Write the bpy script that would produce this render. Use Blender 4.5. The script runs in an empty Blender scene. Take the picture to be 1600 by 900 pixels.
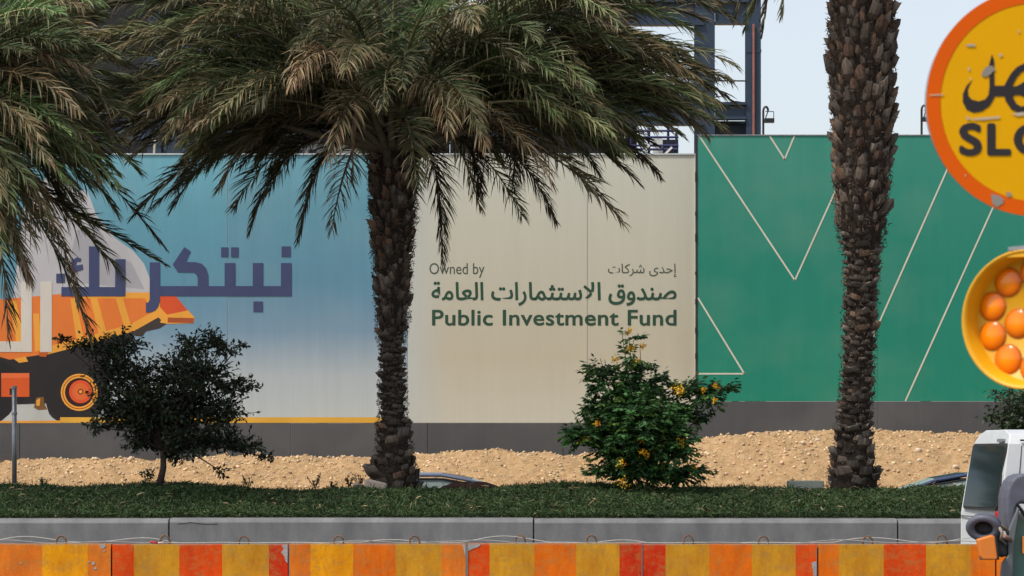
import bpy, bmesh, math, random
import numpy as np
from mathutils import Vector, Matrix

sc = bpy.context.scene
COL = sc.collection
R = math.radians
rng = np.random.default_rng(7)
random.seed(7)

# ------------------------------------------------------------------ camera, sky, sun, exposure
CAMZ, F, HOR = 1.68, 5000.0, 720.0
cam_d = bpy.data.cameras.new('camera')
cam = bpy.data.objects.new('camera', cam_d); COL.objects.link(cam)
cam.location = (0, 0, CAMZ); cam.rotation_euler = (R(90), 0, 0)
cam_d.sensor_width = 36; cam_d.lens = 36 * F / 1600
cam_d.shift_y = (HOR - 450) / 1600
cam_d.clip_start = 0.5; cam_d.clip_end = 3000
cam_d.dof.use_dof = True; cam_d.dof.focus_distance = 47; cam_d.dof.aperture_fstop = 13
sc.camera = cam

SUN_EL, SUN_AZ = 56, -124          # azimuth from +Y (away from the camera) towards -X (left)
world = bpy.data.worlds.new('World'); sc.world = world; world.use_nodes = True
nt = world.node_tree; nt.nodes.clear()
sky = nt.nodes.new('ShaderNodeTexSky'); sky.sky_type = 'NISHITA'; sky.sun_disc = False
sky.sun_elevation = R(SUN_EL); sky.sun_rotation = R(SUN_AZ)
sky.air_density = 1.0; sky.dust_density = 2.5; sky.ozone_density = 1.0; sky.altitude = 300
hs = nt.nodes.new('ShaderNodeHueSaturation'); hs.inputs['Saturation'].default_value = 0.48
bg = nt.nodes.new('ShaderNodeBackground'); bg.inputs['Strength'].default_value = 0.124
wo = nt.nodes.new('ShaderNodeOutputWorld')
nt.links.new(sky.outputs[0], hs.inputs['Color']); nt.links.new(hs.outputs[0], bg.inputs[0]); nt.links.new(bg.outputs[0], wo.inputs[0])

sd = bpy.data.lights.new('sun', 'SUN'); sd.energy = 2.35; sd.angle = R(7); sd.color = (1.0, 0.955, 0.87)
sun = bpy.data.objects.new('sun', sd); COL.objects.link(sun)
az = R(SUN_AZ); el = R(SUN_EL)
sdir = Vector((math.sin(az) * math.cos(el), math.cos(az) * math.cos(el), math.sin(el)))
sun.rotation_euler = sdir.to_track_quat('Z', 'Y').to_euler(); sun.location = (0, 0, 60)

sc.view_settings.view_transform = 'Standard'; sc.view_settings.look = 'None'
sc.view_settings.exposure = 0.60; sc.view_settings.gamma = 1.0

# ------------------------------------------------------------------ helpers
def lin(r, g, b, k=1.0):
    def f(c):
        c /= 255.0
        return (c / 12.92 if c <= 0.04045 else ((c + 0.055) / 1.055) ** 2.4) * k
    return (f(r), f(g), f(b))

def W(px, py, Y):
    """world point seen at photograph pixel (px, py) standing at distance Y"""
    return Vector(((px - 800) / F * Y, Y, CAMZ - (py - HOR) / F * Y))

def wloc(o):
    v = Vector((0, 0, 0))
    while o is not None:
        v += o.location; o = o.parent
    return v

def tag(o, label=None, cat=None, group=None, kind=None):
    if label: o['label'] = label
    if cat: o['category'] = cat
    if group: o['group'] = group
    if kind: o['kind'] = kind
    return o

def thing(name, label, cat, loc, group=None):
    o = bpy.data.objects.new(name, None); COL.objects.link(o)
    o.location = loc; o.empty_display_size = 0.2
    return tag(o, label, cat, group)

def setting(name, loc=(0, 0, 0)):
    o = bpy.data.objects.new(name, None); COL.objects.link(o); o.location = loc
    o['kind'] = 'structure'
    return o

def np_mesh(name, V, faces, mat, parent=None, colors=None, smooth=False):
    """V (n,3) in world space; faces list of arrays (m,k) or list of tuples; colours per vertex"""
    V = np.asarray(V, dtype=np.float64).reshape(-1, 3)
    if parent is not None:
        V = V - np.array(wloc(parent))
    me = bpy.data.meshes.new(name)
    arrs = [np.asarray(a, dtype=np.int64) for a in faces if len(a)]
    loops = np.concatenate([a.ravel() for a in arrs])
    tot = np.concatenate([np.full(len(a), a.shape[1]) for a in arrs])
    start = np.concatenate([[0], np.cumsum(tot)[:-1]])
    me.vertices.add(len(V)); me.vertices.foreach_set('co', V.ravel())
    me.loops.add(len(loops)); me.loops.foreach_set('vertex_index', loops)
    me.polygons.add(len(tot)); me.polygons.foreach_set('loop_start', start)
    me.polygons.foreach_set('loop_total', tot)
    me.update(calc_edges=True)
    if colors is not None:
        ca = me.color_attributes.new('Col', 'FLOAT_COLOR', 'POINT')
        c4 = np.ones((len(V), 4)); c4[:, :3] = colors
        ca.data.foreach_set('color', c4.ravel())
    if smooth: me.polygons.foreach_set('use_smooth', np.ones(len(tot), bool))
    me.materials.append(mat)
    o = bpy.data.objects.new(name, me); COL.objects.link(o)
    if parent is not None: o.parent = parent
    return o

class MB:
    def __init__(s): s.v = []; s.f = []; s.c = []
    def add(s, vs, fs, col=(1, 1, 1)):
        n = len(s.v)
        s.v += [tuple(v) for v in vs]; s.f += [tuple(i + n for i in f) for f in fs]
        s.c += [col] * len(vs)
        return s
    def box(s, x0, x1, y0, y1, z0, z1, col=(1, 1, 1)):
        vs = [(x, y, z) for z in (z0, z1) for y in (y0, y1) for x in (x0, x1)]
        return s.add(vs, [(0, 2, 3, 1), (4, 5, 7, 6), (0, 1, 5, 4), (2, 6, 7, 3), (0, 4, 6, 2), (1, 3, 7, 5)], col)
    def bar(s, a, b, w, d=None, up=(0, 0, 1), col=(1, 1, 1)):
        a = Vector(a); b = Vector(b); d = d or w
        t = (b - a).normalized(); u = Vector(up)
        if abs(t.dot(u)) > 0.98: u = Vector((0, 1, 0))
        sx = t.cross(u).normalized(); n = sx.cross(t)
        vs = [p + sx * i * w / 2 + n * j * d / 2 for p in (a, b) for i, j in ((-1, -1), (1, -1), (1, 1), (-1, 1))]
        return s.add(vs, [(0, 3, 2, 1), (4, 5, 6, 7)] + [(i, (i + 1) % 4, 4 + (i + 1) % 4, 4 + i) for i in range(4)], col)
    def tube(s, pts, r, n=8, cap=True, col=(1, 1, 1)):
        pts = [Vector(p) for p in pts]; k = len(pts)
        rs = r if isinstance(r, (list, tuple)) else [r] * k
        vs = []; prev = None
        for i, p in enumerate(pts):
            t = (pts[min(i + 1, k - 1)] - pts[max(i - 1, 0)]).normalized()
            if prev is None:
                ref = Vector((0, 0, 1)) if abs(t.z) < 0.9 else Vector((1, 0, 0))
                prev = t.cross(ref).normalized()
            a = (prev - t * prev.dot(t)).normalized(); b = t.cross(a); prev = a
            vs += [p + (a * math.cos(2 * math.pi * j / n) + b * math.sin(2 * math.pi * j / n)) * rs[i] for j in range(n)]
        fs = [(i * n + j, i * n + (j + 1) % n, (i + 1) * n + (j + 1) % n, (i + 1) * n + j) for i in range(k - 1) for j in range(n)]
        if cap: fs += [tuple(range(n))[::-1], tuple((k - 1) * n + j for j in range(n))]
        return s.add(vs, fs, col)
    def prism(s, poly, y0, y1, col=(1, 1, 1)):
        """poly of (x, z), extruded along Y"""
        n = len(poly)
        vs = [(x, y0, z) for x, z in poly] + [(x, y1, z) for x, z in poly]
        fs = [tuple(range(n)), tuple(range(2 * n - 1, n - 1, -1))] + [(i, n + i, n + (i + 1) % n, (i + 1) % n) for i in range(n)]
        return s.add(vs, fs, col)
    def build(s, name, mat, parent=None, smooth=False, bevel=0, seg=2, kind=None, fix=True):
        me = bpy.data.meshes.new(name)
        o3 = wloc(parent) if parent is not None else Vector((0, 0, 0))
        me.from_pydata([Vector(v) - o3 for v in s.v], [], s.f)
        ca = me.color_attributes.new('Col', 'FLOAT_COLOR', 'POINT')
        ca.data.foreach_set('color', np.array([(*c, 1.0) for c in s.c]).ravel())
        if fix:
            bm = bmesh.new(); bm.from_mesh(me); bmesh.ops.delete(bm, geom=[v for v in bm.verts if not v.link_faces], context='VERTS'); bmesh.ops.recalc_face_normals(bm, faces=bm.faces); bm.to_mesh(me); bm.free()
        me.materials.append(mat)
        if smooth: me.polygons.foreach_set('use_smooth', np.ones(len(me.polygons), bool))
        o = bpy.data.objects.new(name, me); COL.objects.link(o)
        if parent is not None: o.parent = parent
        if bevel:
            m = o.modifiers.new('bevel', 'BEVEL'); m.width = bevel; m.segments = seg; m.limit_method = 'ANGLE'; m.angle_limit = R(35)
        if kind: o['kind'] = kind
        return o

# ------------------------------------------------------------------ materials
def mat_new(name):
    m = bpy.data.materials.new(name); m.use_nodes = True
    t = m.node_tree; b = t.nodes['Principled BSDF']
    return m, t, b

def nd(t, typ, **kw):
    n = t.nodes.new(typ)
    for k, v in kw.items():
        if k in n.inputs: n.inputs[k].default_value = v
        else: setattr(n, k, v)
    return n

def mix(t, fac, a, b, mode='MIX'):
    n = t.nodes.new('ShaderNodeMix'); n.data_type = 'RGBA'; n.blend_type = mode
    for sock, val in ((n.inputs[0], fac), (n.inputs[6], a), (n.inputs[7], b)):
        if hasattr(val, 'links'): t.links.new(val, sock)
        elif isinstance(val, (int, float)): sock.default_value = val
        else: sock.default_value = (*val[:3], 1)
    return n.outputs[2]

def ramp(t, src, stops):
    r = t.nodes.new('ShaderNodeValToRGB')
    while len(r.color_ramp.elements) < len(stops): r.color_ramp.elements.new(0.5)
    for e, (p, c) in zip(r.color_ramp.elements, stops):
        e.position = p; e.color = (*c[:3], 1) if not isinstance(c, (int, float)) else (c, c, c, 1)
    t.links.new(src, r.inputs[0]); return r.outputs[0]

def coords(t, kind='Object', scale=(1, 1, 1)):
    tc = t.nodes.new('ShaderNodeTexCoord'); mp = t.nodes.new('ShaderNodeMapping')
    mp.inputs['Scale'].default_value = scale
    t.links.new(tc.outputs[kind], mp.inputs[0]); return mp.outputs[0]

def noise(t, vec, scale, detail=4, rough=0.6):
    n = nd(t, 'ShaderNodeTexNoise', Scale=scale, Detail=detail, Roughness=rough)
    if vec is not None: t.links.new(vec, n.inputs['Vector'])
    return n.outputs['Fac']

def bump(t, b, h, strength, dist):
    n = nd(t, 'ShaderNodeBump', Strength=strength, Distance=dist)
    t.links.new(h, n.inputs['Height']); t.links.new(n.outputs[0], b.inputs['Normal'])

def simple(name, col, rough=0.6, metal=0.0, var=0.12, scale=4.0, bmp=0.0, spec=0.5):
    m, t, b = mat_new(name)
    b.inputs['Roughness'].default_value = rough; b.inputs['Metallic'].default_value = metal
    b.inputs['Specular IOR Level'].default_value = spec
    n = noise(t, coords(t), scale, 5)
    lo = tuple(c * (1 - var * 1.6) for c in col); hi = tuple(min(1, c * (1 + var * 1.6)) for c in col)
    t.links.new(ramp(t, n, [(0.25, lo), (0.75, hi)]), b.inputs['Base Color'])
    if bmp: bump(t, b, n, bmp, 0.02)
    return m

def vcol(name, rough=0.6, var=0.2, scale=8.0, transl=0.0, bmp=0.0, spec=0.3, streak=(1, 1, 1)):
    """material that takes its colour from the mesh's own colour attribute, with procedural grain"""
    m, t, b = mat_new(name)
    at = nd(t, 'ShaderNodeVertexColor', layer_name='Col')
    n = noise(t, coords(t, scale=streak), scale, 5)
    k = ramp(t, n, [(0.25, 1 - var), (0.75, 1 + var)])
    c = mix(t, 1.0, at.outputs[0], k, 'MULTIPLY')
    t.links.new(c, b.inputs['Base Color'])
    b.inputs['Roughness'].default_value = rough; b.inputs['Specular IOR Level'].default_value = spec
    if bmp: bump(t, b, n, bmp, 0.02)
    if transl:
        tr = t.nodes.new('ShaderNodeBsdfTranslucent'); t.links.new(c, tr.inputs[0])
        ms = t.nodes.new('ShaderNodeMixShader'); ms.inputs[0].default_value = transl
        t.links.new(b.outputs[0], ms.inputs[1]); t.links.new(tr.outputs[0], ms.inputs[2])
        t.links.new(ms.outputs[0], t.nodes['Material Output'].inputs[0])
    return m

M = {}
M['frond'] = vcol('palm_frond', 0.55, 0.2, 6, transl=0.12, spec=0.25)
M['leaf'] = vcol('leaf', 0.5, 0.2, 5, transl=0.15, spec=0.35)
M['grass'] = vcol('ground_cover', 0.65, 0.25, 2.5, transl=0.15, spec=0.25)
M['bark'] = vcol('palm_bark', 0.9, 0.5, 22, bmp=0.6, spec=0.15, streak=(1, 1, 0.25))
M['twig'] = vcol('twig_bark', 0.9, 0.3, 30, bmp=0.4, spec=0.1)
M['stone'] = vcol('stone', 0.9, 0.15, 20, bmp=0.3, spec=0.2)
M['ink'] = vcol('printed_ink', 0.6, 0.12, 1.3, spec=0.2, streak=(1, 1, 0.4))
M['petal'] = vcol('petal', 0.5, 0.1, 10, transl=0.2)
M['steel'] = simple('galvanised_steel', (0.30, 0.31, 0.32), 0.45, 0.6, 0.15, 12)
M['dark'] = simple('dark_metal', (0.02, 0.02, 0.022), 0.5, 0.2, 0.2, 8)
M['rust'] = simple('rusty_rebar', (0.16, 0.085, 0.05), 0.85, 0.2, 0.4, 40, 0.5)
M['rubber'] = simple('rubber', (0.02, 0.02, 0.02), 0.85, 0, 0.2, 10)
M['blue_steel'] = simple('blue_painted_steel', lin(36, 54, 74, 1.0), 0.5, 0.0, 0.15, 1.2)
M['navy_tube'] = simple('navy_scaffold_tube', lin(35, 40, 90, 1.0), 0.5, 0.0, 0.15, 5)
M['near_black'] = simple('near_black_matt', (0.004, 0.005, 0.007), 0.7, 0, 0.2, 1)
M['orange_pipe'] = simple('orange_conduit', lin(150, 92, 78), 0.6, 0, 0.15, 5)
M['white'] = simple('white_board', (0.7, 0.7, 0.68), 0.6, 0, 0.05, 3)
M['soil'] = simple('dark_soil', (0.07, 0.035, 0.022), 0.95, 0, 0.35, 14, 0.8, 0.1)

def make_hoarding(name, axis_stops, zlo, zhi, dirt=0.08, xr=None):
    """printed panel: print colour runs over height; faint vertical streaks of dust"""
    m, t, b = mat_new(name)
    geo = t.nodes.new('ShaderNodeNewGeometry'); sp = t.nodes.new('ShaderNodeSeparateXYZ')
    t.links.new(geo.outputs['Position'], sp.inputs[0])
    mr = nd(t, 'ShaderNodeMapRange'); mr.inputs[1].default_value = zlo; mr.inputs[2].default_value = zhi
    t.links.new(sp.outputs['Z'], mr.inputs[0])
    c = ramp(t, mr.outputs[0], axis_stops)
    if xr:
        x0, x1, colr = xr
        mx = nd(t, 'ShaderNodeMapRange'); mx.inputs[1].default_value = x0; mx.inputs[2].default_value = x1
        t.links.new(sp.outputs['X'], mx.inputs[0])
        c = mix(t, mx.outputs[0], c, colr)
    mp = t.nodes.new('ShaderNodeMapping'); mp.inputs['Scale'].default_value = (5, 1, 0.35)
    t.links.new(geo.outputs['Position'], mp.inputs[0])
    st = noise(t, mp.outputs[0], 1.0, 6, 0.7)
    k = ramp(t, st, [(0.3, 1 - dirt), (0.7, 1 + dirt)])
    c = mix(t, 1.0, c, k, 'MULTIPLY')
    mp2 = t.nodes.new('ShaderNodeMapping'); mp2.inputs['Scale'].default_value = (0.5, 1, 0.6)
    t.links.new(geo.outputs['Position'], mp2.inputs[0])
    st2 = noise(t, mp2.outputs[0], 1.0, 3, 0.6)
    c = mix(t, ramp(t, st2, [(0.45, 0.0), (0.75, 0.07)]), c, lin(190, 184, 168))
    t.links.new(c, b.inputs['Base Color'])
    b.inputs['Roughness'].default_value = 0.5; b.inputs['Specular IOR Level'].default_value = 0.3
    mp3 = t.nodes.new('ShaderNodeMapping'); mp3.inputs['Scale'].default_value = (0.9, 1, 0.12)
    t.links.new(geo.outputs['Position'], mp3.inputs[0])
    bump(t, b, noise(t, mp3.outputs[0], 1.0, 2), 0.25, 0.06)
    return m

# ------------------------------------------------------------------ ground and roads
def asphalt(name, base=0.06):
    m, t, b = mat_new(name)
    v = coords(t, 'Object')
    n1 = noise(t, v, 60, 3); n2 = noise(t, v, 0.6, 4)
    c = mix(t, 1.0, ramp(t, n1, [(0.3, (base * .7,) * 3), (0.7, (base * 1.35, base * 1.3, base * 1.25))]), ramp(t, n2, [(0.3, 0.8), (0.7, 1.2)]), 'MULTIPLY')
    t.links.new(c, b.inputs['Base Color']); b.inputs['Roughness'].default_value = 0.9
    bump(t, b, n1, 0.4, 0.01); return m

def sandmat():
    m, t, b = mat_new('sand')
    v = coords(t, 'Object')
    n1 = noise(t, v, 9, 8, 0.75); n2 = noise(t, v, 0.5, 4); n3 = noise(t, v, 40, 3)
    c1 = ramp(t, n1, [(0.3, (0.38, 0.225, 0.105)), (0.5, (0.53, 0.345, 0.18)), (0.72, (0.67, 0.48, 0.28))])
    c = mix(t, 1.0, c1, ramp(t, n2, [(0.3, (0.9, 0.88, 0.85)), (0.7, (1.08, 1.05, 1.02))]), 'MULTIPLY')
    t.links.new(c, b.inputs['Base Color']); b.inputs['Roughness'].default_value = 0.95
    b.inputs['Specular IOR Level'].default_value = 0.1
    a = t.nodes.new('ShaderNodeMath'); a.operation = 'ADD'; t.links.new(n1, a.inputs[0]); t.links.new(n3, a.inputs[1])
    bump(t, b, a.outputs[0], 0.9, 0.06); return m
M['sand'] = sandmat()
M['asphalt'] = asphalt('asphalt')

g = MB().add([(-1500, -200, -0.12), (1500, -200, -0.12), (1500, 2500, -0.12), (-1500, 2500, -0.12)], [(0, 1, 2, 3)]).build('ground', M['sand']); tag(g, kind='structure')
r1 = MB().box(-60, 60, -20, 42.9, -0.11, 0.0).build('road', M['asphalt']); tag(r1, kind='structure')
r2 = MB().box(-60, 60, 48.6, 57.6, -0.11, 0.0).build('road', M['asphalt']); tag(r2, kind='structure')
M['line'] = simple('road_paint', (0.7, 0.7, 0.66), 0.7, 0, 0.12, 8)
for (y0, y1) in ((42.2, 42.35), (53.0, 53.12)):
    mb = MB()
    for k in range(-8, 9): mb.box(k * 7 - 1.5, k * 7 + 1.5, y0, y1, 0.002, 0.006)
    tag(mb.build('road_marking', M['line']), kind='structure')

# ------------------------------------------------------------------ sand berm
KX = [-400, 0, 190, 300, 500, 560, 660, 860, 900, 1000, 1085, 1150, 1240, 1310, 1400, 1500, 1600, 2000]
KY = [722, 721, 719, 716, 714, 713, 708, 706, 712, 700, 684, 677, 672, 676, 674, 678, 680, 684]
CRY = 64.6
def hash_noise(x, y, seed=0):
    v = 0
    r = np.random.default_rng(100 + seed)
    for k in range(6):
        f = 0.5 * 1.9 ** k; a = 0.6 ** k
        th = r.uniform(0, 6.28); ph = r.uniform(0, 6.28, 2)
        c, s = math.cos(th), math.sin(th)
        v = v + a * np.sin(f * (c * x + s * y) * 2.1 + ph[0]) * np.sin(f * (-s * x + c * y) * 2.3 + ph[1])
    return v
def berm_h(x, y):
    px = x / CRY * F + 800
    crest = CAMZ + (HOR - 3 - np.interp(px, KX, KY)) / F * CRY
    s = np.clip((y - 57.0) / (CRY - 57.0), 0, 1)
    base = 1.0 - (1 - s) ** 2.2
    h = crest * base
    back = np.clip((y - CRY) / 3.0, 0, 1)
    h = h - back * 0.10 * crest
    n = hash_noise(x * 1.2, y * 1.6, 1) * 0.05 + hash_noise(x * 5, y * 6, 2) * 0.03 + hash_noise(x * 14, y * 15, 3) * 0.02
    ruts = .03 * np.sin(x * .55 + 1.3 * np.sin(y * .9)) * np.sin(y * 2.6 + x * .3)
    return h + (n + ruts) * np.clip(s * 3, 0, 1)
nx, ny = 520, 190
gx, gy = np.meshgrid(np.linspace(-16, 16, nx), np.linspace(57.0, 67.9, ny))
gz = berm_h(gx, gy) + rng.normal(0, 0.006, gx.shape)
gz = np.where(gy < 57.05, -0.1, gz)
idx = np.arange(nx * ny).reshape(ny, nx)
quads = np.stack([idx[:-1, :-1], idx[:-1, 1:], idx[1:, 1:], idx[1:, :-1]], -1).reshape(-1, 4)
tag(np_mesh('sand_bank', np.stack([gx, gy, gz], -1), [quads], M['sand'], smooth=True), kind='structure')

def rocks(n, xs, ys, zs, sizes, cols, name, mat, kind='stuff'):
    o = np.array([(1, 0, 0), (-1, 0, 0), (0, 1, 0), (0, -1, 0), (0, 0, 1), (0, 0, -1)], float)
    fc = np.array([(0, 2, 4), (2, 1, 4), (1, 3, 4), (3, 0, 4), (2, 0, 5), (1, 2, 5), (3, 1, 5), (0, 3, 5)])
    V = o[None] * (sizes[:, None, None] * rng.uniform(0.55, 1.25, (n, 6, 3)))
    th = rng.uniform(0, 6.28, n); c, s = np.cos(th)[:, None], np.sin(th)[:, None]
    tl = rng.uniform(-0.7, 0.7, n); ct, st = np.cos(tl)[:, None], np.sin(tl)[:, None]
    X = V[..., 0] * ct - V[..., 2] * st; Z = V[..., 0] * st + V[..., 2] * ct
    X2 = X * c - V[..., 1] * s; Y2 = X * s + V[..., 1] * c
    V = np.stack([X2 + xs[:, None], Y2 + ys[:, None], Z * 0.8 + zs[:, None]], -1)
    F_ = fc[None] + (np.arange(n) * 6)[:, None, None]
    return np_mesh(name, V, [F_.reshape(-1, 3)], mat, colors=np.repeat(cols, 6, 0)), V
n = 34000
xs = rng.uniform(-12, 13, n); ys = 57.6 + 8.6 * rng.uniform(0, 1, n) ** 0.8
sz = 0.007 + 0.05 * rng.uniform(0, 1, n) ** 7
cl = np.array([0.53, 0.38, 0.23]) * rng.uniform(0.6, 1.35, (n, 1)) * rng.uniform(0.93, 1.07, (n, 3))
o_, _ = rocks(n, xs, ys, berm_h(xs, ys) + sz * 0.2, sz, cl, 'gravel', M['stone'])
tag(o_, 'loose pale gravel scattered over the sand bank', 'gravel', kind='stuff')

def one_stone(name, label, p, size, col, group=None, seed=0, squash=0.7):
    r = random.Random(seed)
    bm = bmesh.new(); bmesh.ops.create_icosphere(bm, subdivisions=2, radius=1)
    for v in bm.verts:
        k = 1 + 0.22 * math.sin(3 * v.co.x + seed) * math.cos(2.3 * v.co.y + 2 * seed) + r.uniform(-.1, .1)
        v.co = Vector((v.co.x * size[0] * k, v.co.y * size[1] * k, v.co.z * size[2] * k))
    me = bpy.data.meshes.new(name); bm.to_mesh(me); bm.free()
    ca = me.color_attributes.new('Col', 'FLOAT_COLOR', 'POINT')
    ca.data.foreach_set('color', np.tile((*col, 1.0), len(me.vertices)))
    me.materials.append(M['stone'])
    o = bpy.data.objects.new(name, me); COL.objects.link(o); o.location = p; o.rotation_euler = (0, r.uniform(-.3, .3), r.uniform(0, 3))
    return tag(o, label, 'stone', group)
SB = [(1254, 694, 'browner of two pale stones left of the right palm trunk', 8),
      (1277, 691, 'whitish stone against the left side of the right palm trunk', 7),
      (1435, 707, 'larger of two pale stones on the sand left of the white van', 9),
      (1437, 721, 'smaller pale stone directly below a larger one left of the white van', 7),
      (150, 719, 'small white stone at the foot of the grey plinth left of the dark tree', 6),
      (205, 718, 'tan stone at the foot of the grey plinth beside the dark tree crown', 7),
      (1493, 732, 'rounded tan stone low on the sand bank beside the white van', 8),
      (395, 713, 'flat pale stone by the grey plinth under the right side of the dark tree', 6)]
for i, (px, py, lb, s) in enumerate(SB):
    # walk out along the view ray until the bank surface is met
    for Y in np.arange(57.5, 67.5, 0.05):
        p = W(px, py, Y)
        if p.z <= berm_h(np.array(p.x), np.array(Y)): break
    q = s / F * Y * 0.6
    one_stone('stone', lb, (p.x, p.y, float(berm_h(np.array(p.x), np.array(p.y))) + q * 0.35), (q, q, q * 0.75), (0.56, 0.45, 0.33), None, i)

# ------------------------------------------------------------------ left hoarding (blue and cream) and right hoarding (green)
YL, YR = 68.0, 67.6
def X(px, Y): return (px - 800) / F * Y
def Z(py, Y): return CAMZ - (py - HOR) / F * Y
zt, zb = Z(242, YL), Z(661, YL)
KW = 0.90
blue = make_hoarding('blue_print', [(0.0, lin(186, 193, 191, KW)), (0.18, lin(172, 182, 186, KW)), (0.34, lin(120, 149, 170, KW)), (0.52, lin(94, 140, 162, KW)), (0.8, lin(96, 148, 166, KW)), (1.0, lin(104, 162, 178, KW))], zb, zt, 0.06)
blue_l = make_hoarding('blue_print_left', [(0.0, lin(180, 190, 192, KW)), (0.18, lin(166, 180, 188, KW)), (0.34, lin(118, 151, 172, KW)), (0.52, lin(93, 143, 165, KW)), (0.8, lin(95, 153, 171, KW)), (1.0, lin(108, 170, 187, KW))], zb, zt, 0.06)
cream = make_hoarding('cream_print', [(0.0, lin(195, 193, 177, KW)), (0.25, lin(189, 182, 160, KW)), (0.5, lin(190, 187, 168, KW)), (1.0, lin(197, 198, 184, KW))], zb, zt, 0.03, xr=(X(700, YL), X(640, YL), lin(186, 190, 184, KW)))
green = make_hoarding('green_print', [(0.0, lin(28, 130, 106, KW)), (0.5, lin(34, 129, 109, KW)), (1.0, lin(56, 138, 120, KW))], Z(627, YR), Z(212, YR), 0.05)
grey = make_hoarding('grey_plinth_paint', [(0.0, lin(120, 96, 72, KW)), (0.10, lin(78, 75, 73, KW)), (0.2, lin(75, 76, 78, KW)), (1.0, lin(79, 80, 82, KW))], Z(724, YL), zb, 0.06)

hl = thing('hoarding', 'long site hoarding printed blue and cream with a dump truck and dark green lettering', 'hoarding', (X(440, YL), YL, 0))
pl = [-780, -487, -206, 75, 356, 637, 918, 1087]
for i in range(len(pl) - 1):
    a, b = X(pl[i], YL) + 0.004, X(pl[i + 1], YL) - 0.004
    m = blue_l if pl[i + 1] <= 356 else blue if pl[i] < 637 else cream
    off = [0, .001, 0, .002, 0.0, 0.002, 0][i]
    # each board is a shallow tray: face plus folded edges
    o = MB().box(a, b, YL - off, YL + 0.05, zb, zt).build('panel', m, hl, bevel=0.006, seg=1)
for (px, d) in ((75, 0.0), (356, 0.0), (637, 0.0), (918, 0.0)):
    MB().box(X(px, YL) - 0.011, X(px, YL) + 0.011, YL + 0.003, YL + 0.03, zb, zt).build('seam_strip', M['steel'], hl)
pp = [-820, -606, -394, -181, 31, 243, 455, 668, 880, 1087]
for i in range(len(pp) - 1):
    MB().box(X(pp[i], YL) + 0.004, X(pp[i + 1], YL) - 0.004, YL - 0.012, YL + 0.05, 0.6, zb - 0.006).build('plinth_panel', grey, hl, bevel=0.006, seg=1)
MB().box(X(-780, YL), X(1087, YL), YL - 0.03, YL + 0.08, zt + 0.002, zt + 0.03).build('cap_rail', simple('cap_metal', (0.55, 0.6, 0.6), 0.4, 0.3), hl)
for px in (-640, -350, -60, 220, 500, 780, 1060):
    MB().bar((X(px, YL), YL + 0.2, 0), (X(px, YL), YL + 0.2, zt - 0.1), 0.15).bar((X(px, YL), YL + 3.2, 0), (X(px, YL), YL + 0.25, zt - 2), 0.1).build('support_post', M['steel'], hl)
MB().box(X(1085.6, YL), X(1087, YL), YL - 0.045, YL - 0.014, zb - 0.02, zt).build('end_trim', M['white'], hl)

hr = thing('hoarding', 'green site hoarding with thin white zigzag lines behind the right palm trunk', 'hoarding', (X(1400, YR), YR, 0))
pr = [1090, 1371, 1652, 1933, 2100]
gt, gb = Z(212, YR), Z(627, YR)
for i in range(4):
    a, b = X(pr[i], YR) + 0.002, X(pr[i + 1], YR) - 0.002
    MB().box(a, b, YR, YR + 0.05, gb, gt).build('panel', green, hr)
    MB().box(a, b, YR - 0.012, YR + 0.05, 0.6, gb - 0.006).build('plinth_panel', grey, hr)
MB().box(X(1090, YR), X(2100, YR), YR - 0.02, YR + 0.08, gt + 0.002, gt + 0.022).build('cap_rail', M['steel'], hr)
e = MB().box(X(1087.6, YR), X(1089.6, YR), YR - 0.01, YR + 0.3, 0.6, gt)
for k in range(9):
    z = 2.6 + k * 0.62 + random.uniform(-.1, .1); e.box(X(1087.0, YR) - .01, X(1088.2, YR), YR - 0.03, YR + 0.1, z, z + random.uniform(.05, .2))
e.build('end_post', M['dark'], hr)
for px in (1150, 1450, 1750, 2050):
    MB().bar((X(px, YR), YR + 0.2, 0), (X(px, YR), YR + 0.2, gt - 0.1), 0.15).build('support_post', M['steel'], hr)
tag(MB().box(X(1087.6, YR) - 0.02, X(1090, YR), YL + 0.06, YL + 0.4, 0.5, zt).build('filler', M['dark'], hr))

# white lines on the green boards
LW = 0.034
wl = lin(205, 202, 185, KW)
def pline(pts, parent, Y, w=LW):
    mb = MB()
    for (a, b) in zip(pts[:-1], pts[1:]):
        A = W(*a, Y - 0.005); B = W(*b, Y - 0.005); d = (B - A).normalized(); nrm = Vector((-d.z, 0, d.x)) * w / 2
        A -= d * w * .3; B += d * w * .3
        mb.add([A + nrm, A - nrm, B - nrm, B + nrm, A + nrm + Vector((0, .004, 0)), A - nrm + Vector((0, .004, 0)), B - nrm + Vector((0, .004, 0)), B + nrm + Vector((0, .004, 0))],
               [(0, 1, 2, 3), (4, 7, 6, 5), (0, 4, 5, 1), (1, 5, 6, 2), (2, 6, 7, 3), (3, 7, 4, 0)], wl)
    return mb.build('printed_line', M['ink'], parent)
for pts in ([(1203, 213), (1226, 249), (1241, 213)], [(1093, 213), (1242, 438), (1344, 213)], [(1503, 213), (1360, 535)], [(1602, 213), (1415, 626)],
            [(1091, 466), (1163, 584), (1091, 584)], [(1700, 300), (1760, 500), (1850, 250)]):
    pline(pts, hr, YR)

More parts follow.
